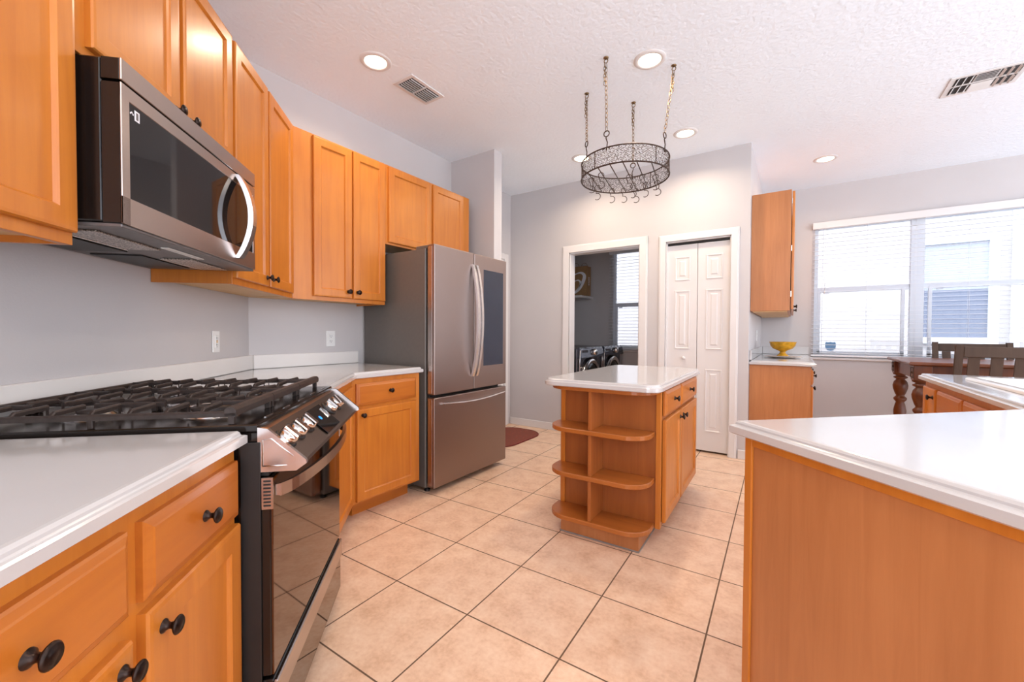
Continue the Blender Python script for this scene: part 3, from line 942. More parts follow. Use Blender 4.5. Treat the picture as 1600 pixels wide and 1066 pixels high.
# steel front: door + control column + top strip
b = newbm(); box(b, .002, mwd, -.045, -.040, mh - .055, mh - .001, .0015); tg_ = obj('top_grille', b, STEEL, mw)
b = newbm(); box(b, .003, mwd - .001, -.040, -.001, mh - .054, mh - .002, .001); obj('grille_back', b, BLACK, tg_)
b = newbm()
box(b, .003, mwd - .003, -.0405, -.001, .010, mh - .061, .001)
d0 = obj('door', b, BLACK, mw)
b = newbm()
dz1 = mh - .060
fx0, fx1 = .0, mwd - .002
box(b, .001, .030, -.045, -.041, .008, dz1, .0015); box(b, .585 + .02, .640, -.0449, -.028, .020, .0, .0) if False else None
box(b, .001, fx1, -.045, -.041, .008, .078, .0015)
box(b, .001, fx1, -.0448, -.041, dz1 - .036, dz1, .0015)
box(b, fx1 - .020, fx1, -.0446, -.041, .008, dz1, .0015)
obj('steel_frame', b, STEEL, d0)
b = newbm(); box(b, .0295, fx1 - .0195, -.0435, -.0408, .0775, dz1 - .0355); obj('glass', b, DGLASS, d0, 'dark door glass')
b = newbm(); box(b, mwd - .060, mwd - .056, -.0442, -.043, .10, dz1 - .05); obj('bright_strip', b, SILVER, d0)
# two bowed handle blades forming a lens shape (grip and its inner band)
for sgn, xx in ((1, .612),):
    b = newbm()
    va = []
    for i in range(21):
        u = i / 20; z = .030 + u * (dz1 - .030 - .004)
        out = .050 * math.sin(PI * u) ** .8
        va.append([b.verts.new((xx + dx, -.046 - out + dy, z)) for dx, dy in ((-.017, -.010), (.017, -.010), (.020, .007), (-.020, .007))])
    for A, B in zip(va, va[1:]):
        for k in range(4): f = b.faces.new((A[k], B[k], B[(k + 1) % 4], A[(k + 1) % 4]))
    b.faces.new(va[0]); b.faces.new(va[-1][::-1]); bmesh.ops.recalc_face_normals(b, faces=b.faces[:])
    obj('handle', b, SILVER, d0, 'bowed satin silver handle')
# label sticker and lettering on the glass
b = newbm(); box(b, .049, .067, -.0442, -.0436, dz1 - .072, dz1 - .046); stk = obj('label_sticker', b, WLOGO, d0)
b = newbm(); box(b, .054, .062, -.0446, -.0443, dz1 - .068, dz1 - .050); obj('sticker_print', b, GREYP, stk)
def text(name, body, size, M, m, parent, ext=.0004):
    cu = bpy.data.curves.new(name, 'FONT'); cu.body = body; cu.size = size; cu.extrude = ext
    cu.align_x = 'CENTER'; cu.align_y = 'CENTER'
    o = bpy.data.objects.new(name, cu); COL.objects.link(o)
    dg = bpy.context.evaluated_depsgraph_get()
    me = bpy.data.meshes.new_from_object(o.evaluated_get(dg))
    bpy.data.objects.remove(o); 
    me.transform(M)
    me.materials.clear(); me.materials.append(m)
    o = bpy.data.objects.new(name, me); COL.objects.link(o); o.parent = parent
    return o
RX = Matrix.Rotation(PI / 2, 4, 'X')
b = newbm()
for i_, (xa_, wa_) in enumerate(((.033, .003), (.037, .004), (.042, .003))): box(b, xa_, xa_ + wa_, -.0441, -.0436, dz1 - .062 + (i_ % 2) * .003, dz1 - .058 + (i_ % 2) * .003)
obj('printed_mark', b, WLOGO, d0)
# underside with filters and lamp
b = newbm(); box(b, .006, mwd - .006, -.040, mdp - .002, .0, .0095, .002); un = obj('underside', b, GREYP, mw)
for x0 in (.05, .47):
    b = newbm(); box(b, x0, x0 + .25, .045, .135, -.005, -.0005, .001); obj('grease_filter', b, MESHF, un, 'silver mesh grease filter')
    b = newbm(); box(b, x0 - .004, x0 + .254, .135, .142, -.007, -.0005, .001); obj('filter_edge', b, SILVER, un)
b = newbm(); box(b, .26, .46, -.0, .022, -.004, -.0005, .001); obj('light_lens', b, WHITEP, un)
b = newbm(); box(b, .06, .36, .17, .32, -.004, -.0005, .003); box(b, .42, .70, .17, .32, -.004, -.0005, .003); obj('bottom_plate', b, BLACKM, un)

# ------------------------------------------------------------------ refrigerator
FX, FY0, FY1 = -2.05, 2.050, 2.912
fr = thing('refrigerator', 'warm grey stainless french door refrigerator with dark glass door panel', 'refrigerator', (FX, FY0, 0), R90)
fw = FY1 - FY0
b = newbm(); box(b, .004, fw - .004, .092, XW * -1 + FX - .02, .03, 1.728, .004); obj('case', b, FRCASE, fr)
b = newbm(); box(b, .02, fw - .02, .07, .0915, .06, 1.70, .001); obj('gasket', b, BLACKM, fr)
for x in (.04, fw - .06):
    for y in (.11, .70):
        b = newbm(); lathe(b, [(.020, 0), (.022, .012), (.010, .014), (.010, .034)], 14, Matrix.Translation((x, y, 0)))
        obj('foot', b, BLACKM, fr)
b = newbm(); box(b, .015, .085, .02, .20, 1.7285, 1.752, .004); box(b, fw - .085, fw - .015, .02, .20, 1.7285, 1.752, .004); obj('hinge_cover', b, FRCASE, fr)
midx = 2.479 - FY0
zs = .690
def fdoor(x0, x1, z0, z1, name):
    b = newbm(); box(b, x0, x1, 0, .069, z0, z1, .006, 3)
    return obj(name, b, FRIDGE, fr)
d1 = fdoor(.0, midx - .003, zs + .010, 1.750, 'left_door')
d2 = fdoor(midx + .003, fw, zs + .010, 1.750, 'right_door')
d3 = fdoor(.0, fw, .045, zs - .012, 'freezer_drawer')
b = newbm(); box(b, .0005, .0, 0, 0, 0, 0) if False else None
b.free()
b = newbm(); box(b, -.0012, .0005, .022, .060, .06, zs - .02, .0004); obj('edge_strip', b, STEEL, d3, 'coppery reflective edge strip')
b = newbm(); box(b, -.0012, .0005, .022, .060, zs + .02, 1.735, .0004); obj('edge_strip', b, STEEL, d1, 'coppery reflective edge strip')
b = newbm(); box(b, 2.597 - FY0, 2.862 - FY0, -.002, .001, .872, 1.640, .0008); obj('glass_panel', b, FGLASS, d2, 'dark glass knock panel')
def fhandle(d, x):
    b = newbm(); va = []
    z0, z1 = .80, 1.660
    for i in range(31):
        u = i / 30; z = z0 + u * (z1 - z0); out = .058 * math.sin(PI * u) ** .75
        va.append([b.verts.new((x + dx, -.004 - out + dy, z)) for dx, dy in ((-.012, -.009), (.012, -.009), (.014, .007), (-.014, .007))])
    for A, B in zip(va, va[1:]):
        for k in range(4): b.faces.new((A[k], B[k], B[(k + 1) % 4], A[(k + 1) % 4]))
    b.faces.new(va[0]); b.faces.new(va[-1][::-1]); bmesh.ops.recalc_face_normals(b, faces=b.faces[:])
    for e in b.edges: pass
    o = obj('handle', b, SILVER, d, 'long bowed silver handle')
    return o
fhandle(d1, midx - .022); fhandle(d2, midx + .024)
# freezer pocket handle: shallow arc lip
b = newbm(); va = []
for i in range(25):
    u = i / 24; x = .07 + u * (fw - .11); dz = -.022 * math.sin(PI * u)
    va.append([b.verts.new((x, y, z + dz)) for y, z in ((.002, .642), (-.020, .640), (-.022, .632), (.002, .622))])
for A, B in zip(va, va[1:]):
    for k in range(4): b.faces.new((A[k], B[k], B[(k + 1) % 4], A[(k + 1) % 4]))
b.faces.new(va[0]); b.faces.new(va[-1][::-1]); bmesh.ops.recalc_face_normals(b, faces=b.faces[:])
obj('freezer_handle', b, SILVER, d3, 'thin curved silver handle lip')

# ------------------------------------------------------------------ island
IR = math.radians(1.2)
il = thing('kitchen_island', 'maple kitchen island with open shelves facing the camera, drawers and doors on the right', 'kitchen island', (-.865, 2.055, 0), IR)
iw0, iw1 = -.285, .295      # local x extents (from origin)
ID = 1.20                   # body far end
PY = .190                   # back panel of the shelves
TI = .842                   # underside of top
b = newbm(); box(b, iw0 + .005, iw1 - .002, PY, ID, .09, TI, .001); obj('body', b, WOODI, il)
b = newbm(); box(b, iw0 + .06, iw1 - .075, .055, ID - .05, 0, .0895, .001); obj('toe_kick', b, WOODP, il)
b = newbm(); box(b, iw0 + .055, iw1 - .070, .050, ID - .045, 0, .008, .002); obj('toe_trim', b, CAULK, il, 'thin grey strip at the floor')
b = newbm(); box(b, iw1 - .024, iw1 + .001, PY - .012, PY + .012, .092, TI - .001, .001); box(b, iw0 - .001, iw0 + .024, PY - .012, PY + .010, .092, TI - .001, .001); obj('corner_stile', b, WOODV, il)
# left side arched notch panel
b = newbm(); box(b, iw0 - .012, iw0 + .006, PY + .002, ID - .001, .092, TI - .001, .001); obj('side_panel', b, WOODP, il)
for z in (.115, .360, .610):
    b = newbm()
    poly = rrect(iw0 - .020, iw1 - .030, .0, PY - .001, .125, 8, (1, 1, 0, 0))
    slab(b, poly, [(.003, z - .025), (0, z - .022), (0, z - .003), (.003, z)])
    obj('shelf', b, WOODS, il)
b = newbm()
poly = rrect(iw0 - .020, iw1 - .004, .005, PY - .001, .125, 8, (1, 1, 0, 0))
slab(b, poly, [(.003, TI - .022), (0, TI - .019), (0, TI - .001)])
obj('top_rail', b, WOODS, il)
b = newbm()
dv = -.036
for z0, z1 in ((.1155, .3345), (.3605, .5845), (.6105, TI - .0225)):
    box(b, dv - .009, dv + .009, .012, PY - .001, z0, z1, .001)
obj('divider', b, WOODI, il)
# drawer / door side
sd = thing('x', 'x', 'x'); bpy.data.objects.remove(sd)
def right_front(kind, y0, y1, z0, z1, kn):
    b = newbm()
    g = newbm()
    w2 = y1 - y0
    if kind == 'door':
        panel(g, 0, w2, 0, z1 - z0, [(.0, 0), (0, -.014), (.003, -.0185), (.010, -.0195), (.050, -.0195), (.053, -.0165), (.057, -.0105), (.060, -.0105)])
    else:
        panel(g, 0, w2, 0, z1 - z0, [(0, 0), (0, -.011), (.004, -.014), (.014, -.0175), (.017, -.0195)])
    merge(b, g, Matrix.Translation((iw1 + .001, y0, z0)) @ Matrix.Rotation(R90, 4, 'Z'))
    d = obj('door' if kind == 'door' else 'drawer_front', b, WOODV if kind == 'door' else WOODY, il)
    k = newbm(); lathe(k, KNOBP, 18, Matrix.Rotation(PI / 2, 4, 'Y'))
    obj('knob', k, BRONZE, d, 'round dark bronze knob', (iw1 + .020, kn[0], kn[1]))
ym = .625
right_front('drawer', PY + .030, ym - .012, .692, .826, ((PY + ym) / 2 + .01, .765))
right_front('drawer', ym + .012, ID - .030, .692, .826, ((ym + ID) / 2 - .02, .765))
right_front('door', PY + .030, ym - .012, .115, .670, (ym - .045, .632))
right_front('door', ym + .012, ID - .030, .115, .670, (ym + .045, .632))
b = newbm()
poly = rrect(iw0 - .035, iw1 + .040, -.028, ID + .035, .075, 8)
slab(b, poly, [(.006, .0), (.0, .004), (0, .022), (.004, .0245), (.009, .0255), (.011, .028), (.012, .0325), (.016, .037), (.022, .038)], smooth=False)
o = obj('countertop', b, LAM, None, loc=(-.865, 2.055, TI + .0008)); o.rotation_euler = (0, 0, IR)
tag(o, 'white rounded corner countertop lying on the kitchen island', 'counter')

# ------------------------------------------------------------------ peninsula + sink run
CP = (-.147, 1.305)
PZ = .894
def pd(a, b_): return (CP[0] + a / S2 + b_ / S2, CP[1] - a / S2 + b_ / S2)   # a along (1,-1), b along (1,1)
XS, YS = .655, 3.60
bb_ = (XS - CP[0]) * S2
hole = rrect(.80, 1.30, 2.42, 3.26, .06, 5)
poly = [CP, pd(1.55, 0), (2.0, pd(1.55, 0)[1]), (2.0, YS), (XS, YS), (XS, CP[1] + (XS - CP[0]))]
counter('countertop', 'large white L-shaped peninsula countertop filling the right foreground', poly, PZ, hole)
pn = thing('peninsula_cabinet', 'wood grain panelled peninsula cabinet in the right foreground', 'base cabinet', (CP[0], CP[1], 0), -PI / 4)
# local x along (1,-1), local y along (1,1)
b = newbm(); box(b, .036, 1.50, .030, .042, .0, PZ - .039, .001); obj('end_panel', b, WOODP, pn, 'plain wood grain panel')
b = newbm(); box(b, .036, .060, .022, .0295, .0, PZ - .040, .001); box(b, .0605, 1.50, .024, .0295, PZ - .062, PZ - .040, .001); obj('edge_moulding', b, WOODV, pn)
b = newbm(); box(b, .040, 1.50, .0425, .62, .02, PZ - .039); obj('body', b, WOODV, pn)
sk = thing('base_cabinet', 'maple sink base cabinet with dark knob seen past the peninsula, far right', 'base cabinet', (XS + .030, YS - .03, 0), -R90, 'maple base cabinets')
# local x -> -Y, local y -> +X
b = newbm(); box(b, 0, 1.15, 0, .019, .10, PZ - .0395); box(b, 0, 1.15, .581, .60, .10, PZ - .0395)
box(b, 0, .018, .019, .581, .10, PZ - .0395); box(b, 1.132, 1.15, .019, .581, .10, PZ - .0395); box(b, .018, 1.132, .019, .581, .10, .12)
obj('body', b, WOODV, sk)
b = newbm(); box(b, .02, 1.15, .07, .60, 0, .0995); obj('toe_kick', b, WOODH, sk)
cab_door(sk, .030, .285, .12, .822, (.255, .775))
cab_drawer(sk, .315, .720, .690, .822); cab_drawer(sk, .745, 1.11, .690, .822)
cab_door(sk, .315, .720, .12, .67); cab_door(sk, .745, 1.11, .12, .67)
# sink: rim with two bowls
si = thing('kitchen_sink', 'white double bowl kitchen sink set into the right counter', 'sink', (1.05, 2.84, PZ), 0)
outer = [(x - 1.05, y - 2.84) for x, y in rrect(.770, 1.330, 2.39, 3.29, .07, 5)]
b = newbm()
b1 = [(x - 1.05, y - 2.84) for x, y in rrect(.825, 1.275, 2.445, 3.235, .06, 5)]
n = len(outer)
def ring(b, pts, z): return [b.verts.new((x, y, z)) for x, y in pts]
rs = [ring(b, outer, .0008), ring(b, inset(outer, .003), .010), ring(b, inset(outer, .012), .014), ring(b, inset(outer, .045), .014), ring(b, inset(outer, .055), .008), ring(b, inset(outer, .075), -.15), ring(b, inset(outer, .11), -.17)]
for A, B in zip(rs, rs[1:]):
    for i in range(n):
        f = b.faces.new((A[i], A[(i + 1) % n], B[(i + 1) % n], B[i])); f.smooth = True
b.faces.new(rs[-1])
obj('basin', b, SINKM, si)
b = newbm(); box(b, -.215, .215, -.02, .02, -.165, -.005, .008, 2); obj('bowl_divider', b, SINKM, si)

# ------------------------------------------------------------------ right side buffet
SY0 = 4.36
c = thing('wall_cabinet', 'tall maple wall cabinet seen from its side beyond the pantry corner', 'wall cabinet', (-.030, SY0, 1.345), R90, 'maple wall cabinets')
# local x -> +Y, y -> -X
Lw = 1.55
b = newbm(); box(b, .001, Lw, 0, -(XR) - .030 - .002, .0, 1.055, .001); 
obj('body', b, WOODP, c)
b = newbm(); box(b, .02, Lw - .02, .02, -(XR) - .05, -.0095, -.0005); obj('underside', b, WOODIN, c, 'pale bottom panel')
hz = 1.055
for i in range(4):
    a = .018 + i * (Lw - .02) / 4
    cab_door(c, a, a + (Lw - .02) / 4 - .012, .012, hz - .012, (a + (.34 if i % 2 == 0 else .03), .055), fy=-.006)
for z in (.12, .52, .93):
    b = newbm(); box(b, .004, .02, -.008, -.0015, z, z + .05, .001); obj('hinge', b, SILVER, c)
c = thing('base_cabinet', 'maple base cabinet seen from its side under the yellow bowl', 'base cabinet', (.128, SY0, 0), R90, 'maple base cabinets')
dq = .128 - XR - .002
b = newbm(); box(b, 0, Lw, 0, dq, .10, CT - .0395, .001); obj('body', b, WOODP, c)
b = newbm(); box(b, .0, Lw, .07, dq, 0, .0995); obj('toe_kick', b, WOODP, c)
for i in range(4):
    a = .018 + i * (Lw - .02) / 4; e = a + (Lw - .02) / 4 - .012
    cab_drawer(c, a, e, .70, .828, ((a + e) / 2, .765)); cab_door(c, a, e, .12, .68, (e - .04 if i % 2 == 0 else a + .04, .635))
counter('countertop', 'small white countertop with backsplash under the yellow bowl',
        [(XR + .001, SY0 - .03), (.165, SY0 - .03), (.165, YF - .017), (XR + .001, YF - .017)], CT)
b = newbm(); box(b, XR + .02, .150, YF - .0195, YF - .0015, CT + .001, CT + .092, .003)
tag(obj('backsplash', b, LAM), 'white backsplash strip under the side wall cabinet beside the dining window', 'backsplash')
b = newbm(); box(b, XR + .0015, XR + .0195, SY0 - .02, YF - .021, CT + .001, CT + .092, .003)
tag(obj('backsplash', b, LAM), 'white backsplash strip running along the pantry side wall behind the yellow bowl', 'backsplash')
b = newbm(); lathe(b, [(0, .002), (.10, .002), (.165, .010), (.170, .013), (.165, .014), (.10, .007), (0, .007)], 40)
tag(obj('platter', b, PLATE, None, loc=(-.09, 5.05, CT + .0005)), 'flat patterned platter under the yellow bowl', 'platter')
b = newbm()
prof = [(0, .004), (.052, .003), (.054, .008), (.040, .018), (.026, .034), (.024, .046), (.040, .058), (.085, .078), (.108, .105), (.114, .132), (.118, .142), (.122, .145), (.117, .147), (.111, .140), (.104, .108), (.080, .085), (0, .070)]
lathe(b, prof, 40)
tag(obj('pedestal_bowl', b, YELL, None, loc=(-.09, 5.05, CT + .0145)), 'amber yellow pedestal bowl standing on the platter', 'bowl')

# ------------------------------------------------------------------ dining table and chairs
TX0, TX1, TY0, TY1, TZ = .745, 2.45, 4.38, 5.30, .925
tb_ = thing('dining_table', 'dark walnut dining table with turned legs in front of the window', 'dining table', ((TX0 + TX1) / 2, (TY0 + TY1) / 2, 0))
hx, hy = (TX1 - TX0) / 2, (TY1 - TY0) / 2
b = newbm(); slab(b, [(-hx, -hy), (hx, -hy), (hx, hy), (-hx, hy)], [(.012, TZ - .028), (.0, TZ - .020), (0, TZ - .008), (.006, TZ)]); obj('table_top', b, DARKW, tb_)
b = newbm()
ap = .10
box(b, -hx + .13, hx - .13, -hy + .055, -hy + .075, TZ - .135, TZ - .0285); box(b, -hx + .13, hx - .13, hy - .075, hy - .055, TZ - .135, TZ - .0285)
box(b, -hx + .055, -hx + .075, -hy + .13, hy - .13, TZ - .135, TZ - .0285); box(b, hx - .075, hx - .055, -hy + .13, hy - .13, TZ - .135, TZ - .0285)
obj('apron', b, DARKW, tb_)
lp = [(.030, 0), (.034, .04), (.026, .06), (.034, .10), (.030, .16), (.042, .34), (.046, .44), (.036, .50), (.030, .52), (.047, .545), (.047, .56), (.033, .575), (.030, .585), (.038, .60), (.052, .65), (.055, .68), (.047, .715), (.032, .735), (.031, .74), (.050, .752), (.050, .762), (.034, .770), (.034, .775), (.054, .785), (.054, .797)]
lp = [(r, z * (TZ - .145) / .797) for r, z in lp]
for sx in (-1, 1):
    for sy in (-1, 1):
        b = newbm(); cx, cy = sx * (hx - .085), sy * (hy - .085)
        lathe(b, lp, 28, Matrix.Translation((cx, cy, 0)))
        box(b, cx - .052, cx + .052, cy - .052, cy + .052, TZ - .146, TZ - .0285, .003)
        lg = obj('leg', b, DARKW, tb_)
        if sx < 0:
            b = newbm()
            xx = cx - .0535
            for a0, a1, c0, c1 in ((-.044, .044, -.042, -.034), (-.044, .044, .034, .042), (-.044, -.036, -.034, .034), (.036, .044, -.034, .034)):
                box(b, xx - .003, xx, cy + a0, cy + a1, TZ - .085 + c0, TZ - .085 + c1)
            box(b, xx - .004, xx, cy - .024, cy + .024, TZ - .089, TZ - .081)
            for dy in (-.021, 0, .021): lathe(b, [(0, .006), (.008, .005), (.010, 0)], 10, Matrix.Translation((xx, cy + dy, TZ - .085)) @ Matrix.Rotation(-PI / 2, 4, 'Y'))
            obj('carved_rosette', b, ESPR, lg)

def make_chair(label, loc, rz):
    t = thing('dining_chair', label, 'chair', loc, rz, 'slat back chairs around the dining table')
    w2 = .235; HZ = 1.068
    # chair faces -Y? backrest at local y=0, seat toward +Y
    for sx in (-1, 1):
        b = newbm()
        va = []
        for z, y in ((0, -.03), (.35, .0), (.62, .0), (.85, -.02), (HZ - .02, -.055), (HZ, -.058)):
            x = sx * w2
            va.append([b.verts.new((x + a, y + c_, z)) for a, c_ in ((-.019, -.016), (.019, -.016), (.019, .016), (-.019, .016))])
        for A, B in zip(va, va[1:]):
            for k in range(4): b.faces.new((A[k], A[(k + 1) % 4], B[(k + 1) % 4], B[k]))
        b.faces.new(va[0][::-1]); b.faces.new(va[-1])
        obj('back_post', b, ESPR, t)
        b = newbm(); box(b, sx * w2 - .018, sx * w2 + .018, .37, .405, 0, .60, .002); obj('leg', b, ESPR, t)
    b = newbm(); box(b, -w2 + .0195, w2 - .0195, -.066, -.044, HZ - .085, HZ - .012, .004); obj('top_rail', b, ESPR, t)
    b = newbm(); box(b, -w2 + .0195, w2 - .0195, -.010, .010, .70, .745, .003); obj('lower_rail', b, ESPR, t)
    for i in range(4):
        x = -w2 + .02 + (2 * w2 - .04) * (i + .5) / 4 + 0
        b = newbm(); va = []
        for z, y in ((.746, .0), (.85, -.018), (HZ - .0855, -.046)):
            va.append([b.verts.new((x + a, y + c_, z)) for a, c_ in ((-.028, -.007), (.028, -.007), (.028, .007), (-.028, .007))])
        for A, B in zip(va, va[1:]):
            for k in range(4): b.faces.new((A[k], A[(k + 1) % 4], B[(k + 1) % 4], B[k]))
        b.faces.new(va[0][::-1]); b.faces.new(va[-1]); obj('slat', b, ESPR, t)
    b = newbm(); box(b, -w2 + .0, w2 - .0, .018, .425, .601, .640, .006); obj('seat', b, ESPR, t)
    b = newbm(); box(b, -w2 + .02, w2 - .02, .375, .395, .22, .25, .002); box(b, -w2 + .02, w2 - .02, -.01, .01, .30, .33, .002); obj('stretcher', b, ESPR, t)
    return t
ch = make_chair('brown slat back dining chair on the near side of the table', (1.185, 4.16, 0), 0)
c2 = copy_tree(ch); c2.location = (1.335, 5.47, 0); c2.rotation_euler = (0, 0, PI); c2['label'] = 'brown slat back dining chair between the table and the window'
c2.location = (1.345, 5.44, 0)
c3 = copy_tree(ch); c3.location = (1.955, 5.44, 0); c3.rotation_euler = (0, 0, PI); c3['label'] = 'brown slat back dining chair by the window, cut by the right picture edge'

# ------------------------------------------------------------------ ceiling fixtures
def can_light(label, x, y, watts=6):
    t = thing('recessed_light', label, 'ceiling light', (x, y, CZ), 0, 'recessed ceiling lights')
    b = newbm(); lathe(b, [(.066, -.003), (.070, -.009), (.092, -.006), (.097, -.0005)], 40)
    obj('trim_ring', b, TRIM, t)
    b = newbm(); lathe(b, [(0, -.006), (.066, -.004), (.068, -.001)], 40)
    obj('lens', b, LAMP, t)
    ld = bpy.data.lights.new('lamp', 'AREA'); ld.shape = 'DISK'; ld.size = .13; ld.energy = watts; ld.color = WARM; ld.spread = math.radians(150)
    lo = bpy.data.objects.new('lamp', ld); COL.objects.link(lo); lo.parent = t; lo.location = (0, 0, -.012)
    return t
can_light('recessed ceiling light nearest the microwave, left of the ceiling vent', -2.196, 1.681, 5)
can_light('recessed ceiling light just right of the pot rack chains', -.764, 2.623, 5)
can_light('recessed ceiling light behind the pot rack, above the bifold door', -.783, 3.745, 7)
can_light('recessed ceiling light partly hidden behind the pot rack ring, above the laundry doorway', -1.726, 3.716, 7)
can_light('recessed ceiling light above the side wall cabinet and dining window', .232, 5.04)
# unseen lamps added out of view to lift the room's overall brightness
can_light('unseen recessed light added above the peninsula for brightness', .75, .9)
can_light('unseen recessed light added above the camera for brightness', -.6, .35, 3)

def vent(label, x, y, lx, ly, rz, kind):
    t = thing('ceiling_vent', label, 'ceiling vent', (x, y, CZ), rz)
    b = newbm()
    f = .026
    for a in ((-lx / 2, lx / 2, -ly / 2, -ly / 2 + f), (-lx / 2, lx / 2, ly / 2 - f, ly / 2), (-lx / 2, -lx / 2 + f, -ly / 2 + f, ly / 2 - f), (lx / 2 - f, lx / 2, -ly / 2 + f, ly / 2 - f)):
        box(b, a[0], a[1], a[2], a[3], -.008, -.0005, .002)
    obj('frame', b, TRIM, t)
    b = newbm(); box(b, -lx / 2 + .01, lx / 2 - .01, -ly / 2 + .01, ly / 2 - .01, -.0018, -.0004); obj('backing', b, GREYM, t)
    b = newbm()
    def sl_(x0, x1, y0, y1, ax, ang):
        g = newbm()
        if ax == 'y': box(g, -.0007, .0007, y0, y1, -.008, .006)
        else: box(g, x0, x1, -.0007, .0007, -.008, .006)
        c_ = Vector(((x0 + x1) / 2, 0, -.0105)) if ax == 'y' else Vector((0, (y0 + y1) / 2, -.0105))
        merge(b, g, Matrix.Translation(c_) @ Matrix.Rotation(ang, 4, 'Y' if ax == 'y' else 'X'))
    if kind == 0:
        n_ = 7
        for i in range(n_):
            xx = -lx / 2 + f + (lx - 2 * f) * (i + .5) / n_
            for y0, y1 in ((-ly / 2 + f, -.005), (.005, ly / 2 - f)):
                sl_(xx - .001, xx + .001, y0, y1, 'y', -.45)
        box(b, -lx / 2 + f, lx / 2 - f, -.006, .006, -.008, -.002, .001)
    else:
        s = (lx - 2 * f) / 3
        for k in range(3):
            xa = -lx / 2 + f + k * s
            if k == 1:
                for i in range(5):
                    yy = .01 + (ly / 2 - f - .01) * (i + .5) / 5; sl_(xa, xa + s, yy, yy, 'x', .8)
                    yy = -ly / 2 + f + (ly / 2 - f - .01) * (i + .5) / 5; sl_(xa, xa + s, yy, yy, 'x', -1.25)
            else:
                for i in range(3):
                    xx = xa + s * (i + .5) / 3
                    for y0, y1 in ((-ly / 2 + f, -.008), (.008, ly / 2 - f)): sl_(xx, xx, y0, y1, 'y', .8 if k == 0 else -.8)
            box(b, xa - .003, xa + .003, -ly / 2 + f, ly / 2 - f, -.008, -.002, .0005)
        box(b, -lx / 2 + f, lx / 2 - f, -.006, .006, -.0085, -.002, .0005)
    obj('louvres', b, TRIM, t)
    return t
vent('small white slotted ceiling vent between the lit lamp and the upper cabinets', -2.195, 2.045, .190, .310, 0, 0)
vent('white three way ceiling register at the upper right', 1.02, 4.065, .36, .28, 0, 1)

# ------------------------------------------------------------------ pot rack
PRC = Vector((-.968, 2.765)); PR = .288; PZ0, PZ1 = 2.190, 2.298
pr = thing('pot_rack', 'round brown wire pot rack with scrollwork band hanging over the island', 'pot rack', (PRC.x, PRC.y, PZ0))
def circ(r, z, n=64): return [(r * math.cos(2 * PI * i / n), r * math.sin(2 * PI * i / n), z) for i in range(n)]
hh = PZ1 - PZ0
b = newbm(); tube(b, circ(PR, 0), .0050, 8, True); obj('lower_ring', b, WIRE, pr)
b = newbm(); tube(b, circ(PR, hh), .0042, 8, True); obj('upper_ring', b, WIRE, pr)
b = newbm()
rows, cols = 5, 86
for r_ in range(rows):
    for q in range(cols):
        th = 2 * PI * (q + (.5 if r_ % 2 else 0)) / cols
        zc = hh * (r_ + .5) / rows
        a0 = random.random() * 2 * PI; rad = .0108 * random.uniform(.85, 1.1)
        pts = []
        for i in range(8):
            a = a0 + i / 7 * 1.55 * PI; rr = rad * (1 - .35 * i / 7)
            u, v = rr * math.cos(a), rr * math.sin(a)
            pts.append(((PR - .001) * math.cos(th + u / PR), (PR - .001) * math.sin(th + u / PR), zc + v))
        tube(b, pts, .0015, 4)
obj('scrollwork_band', b, WIRE, pr)
b = newbm()
dirv = Vector((-.155, .99)).normalized(); per = Vector((dirv.y, -dirv.x))
BARS = [-.20, -.12, -.04, .04, .12, .20]
for o_ in BARS:
    h_ = math.sqrt(PR * PR - o_ * o_)
    p = per * o_ - dirv * h_; q = per * o_ + dirv * h_
    tube(b, [(p.x, p.y, .004), (q.x, q.y, .004)], .0032, 6)
obj('grid_bars', b, WIRE, pr)
b = newbm()
for a in (250, 330, 70, 160):
    a = math.radians(a); tube(b, [(PR * math.cos(a), PR * math.sin(a), 0), (PR * math.cos(a), PR * math.sin(a), hh)], .003, 6)
obj('uprights', b, WIRE, pr)
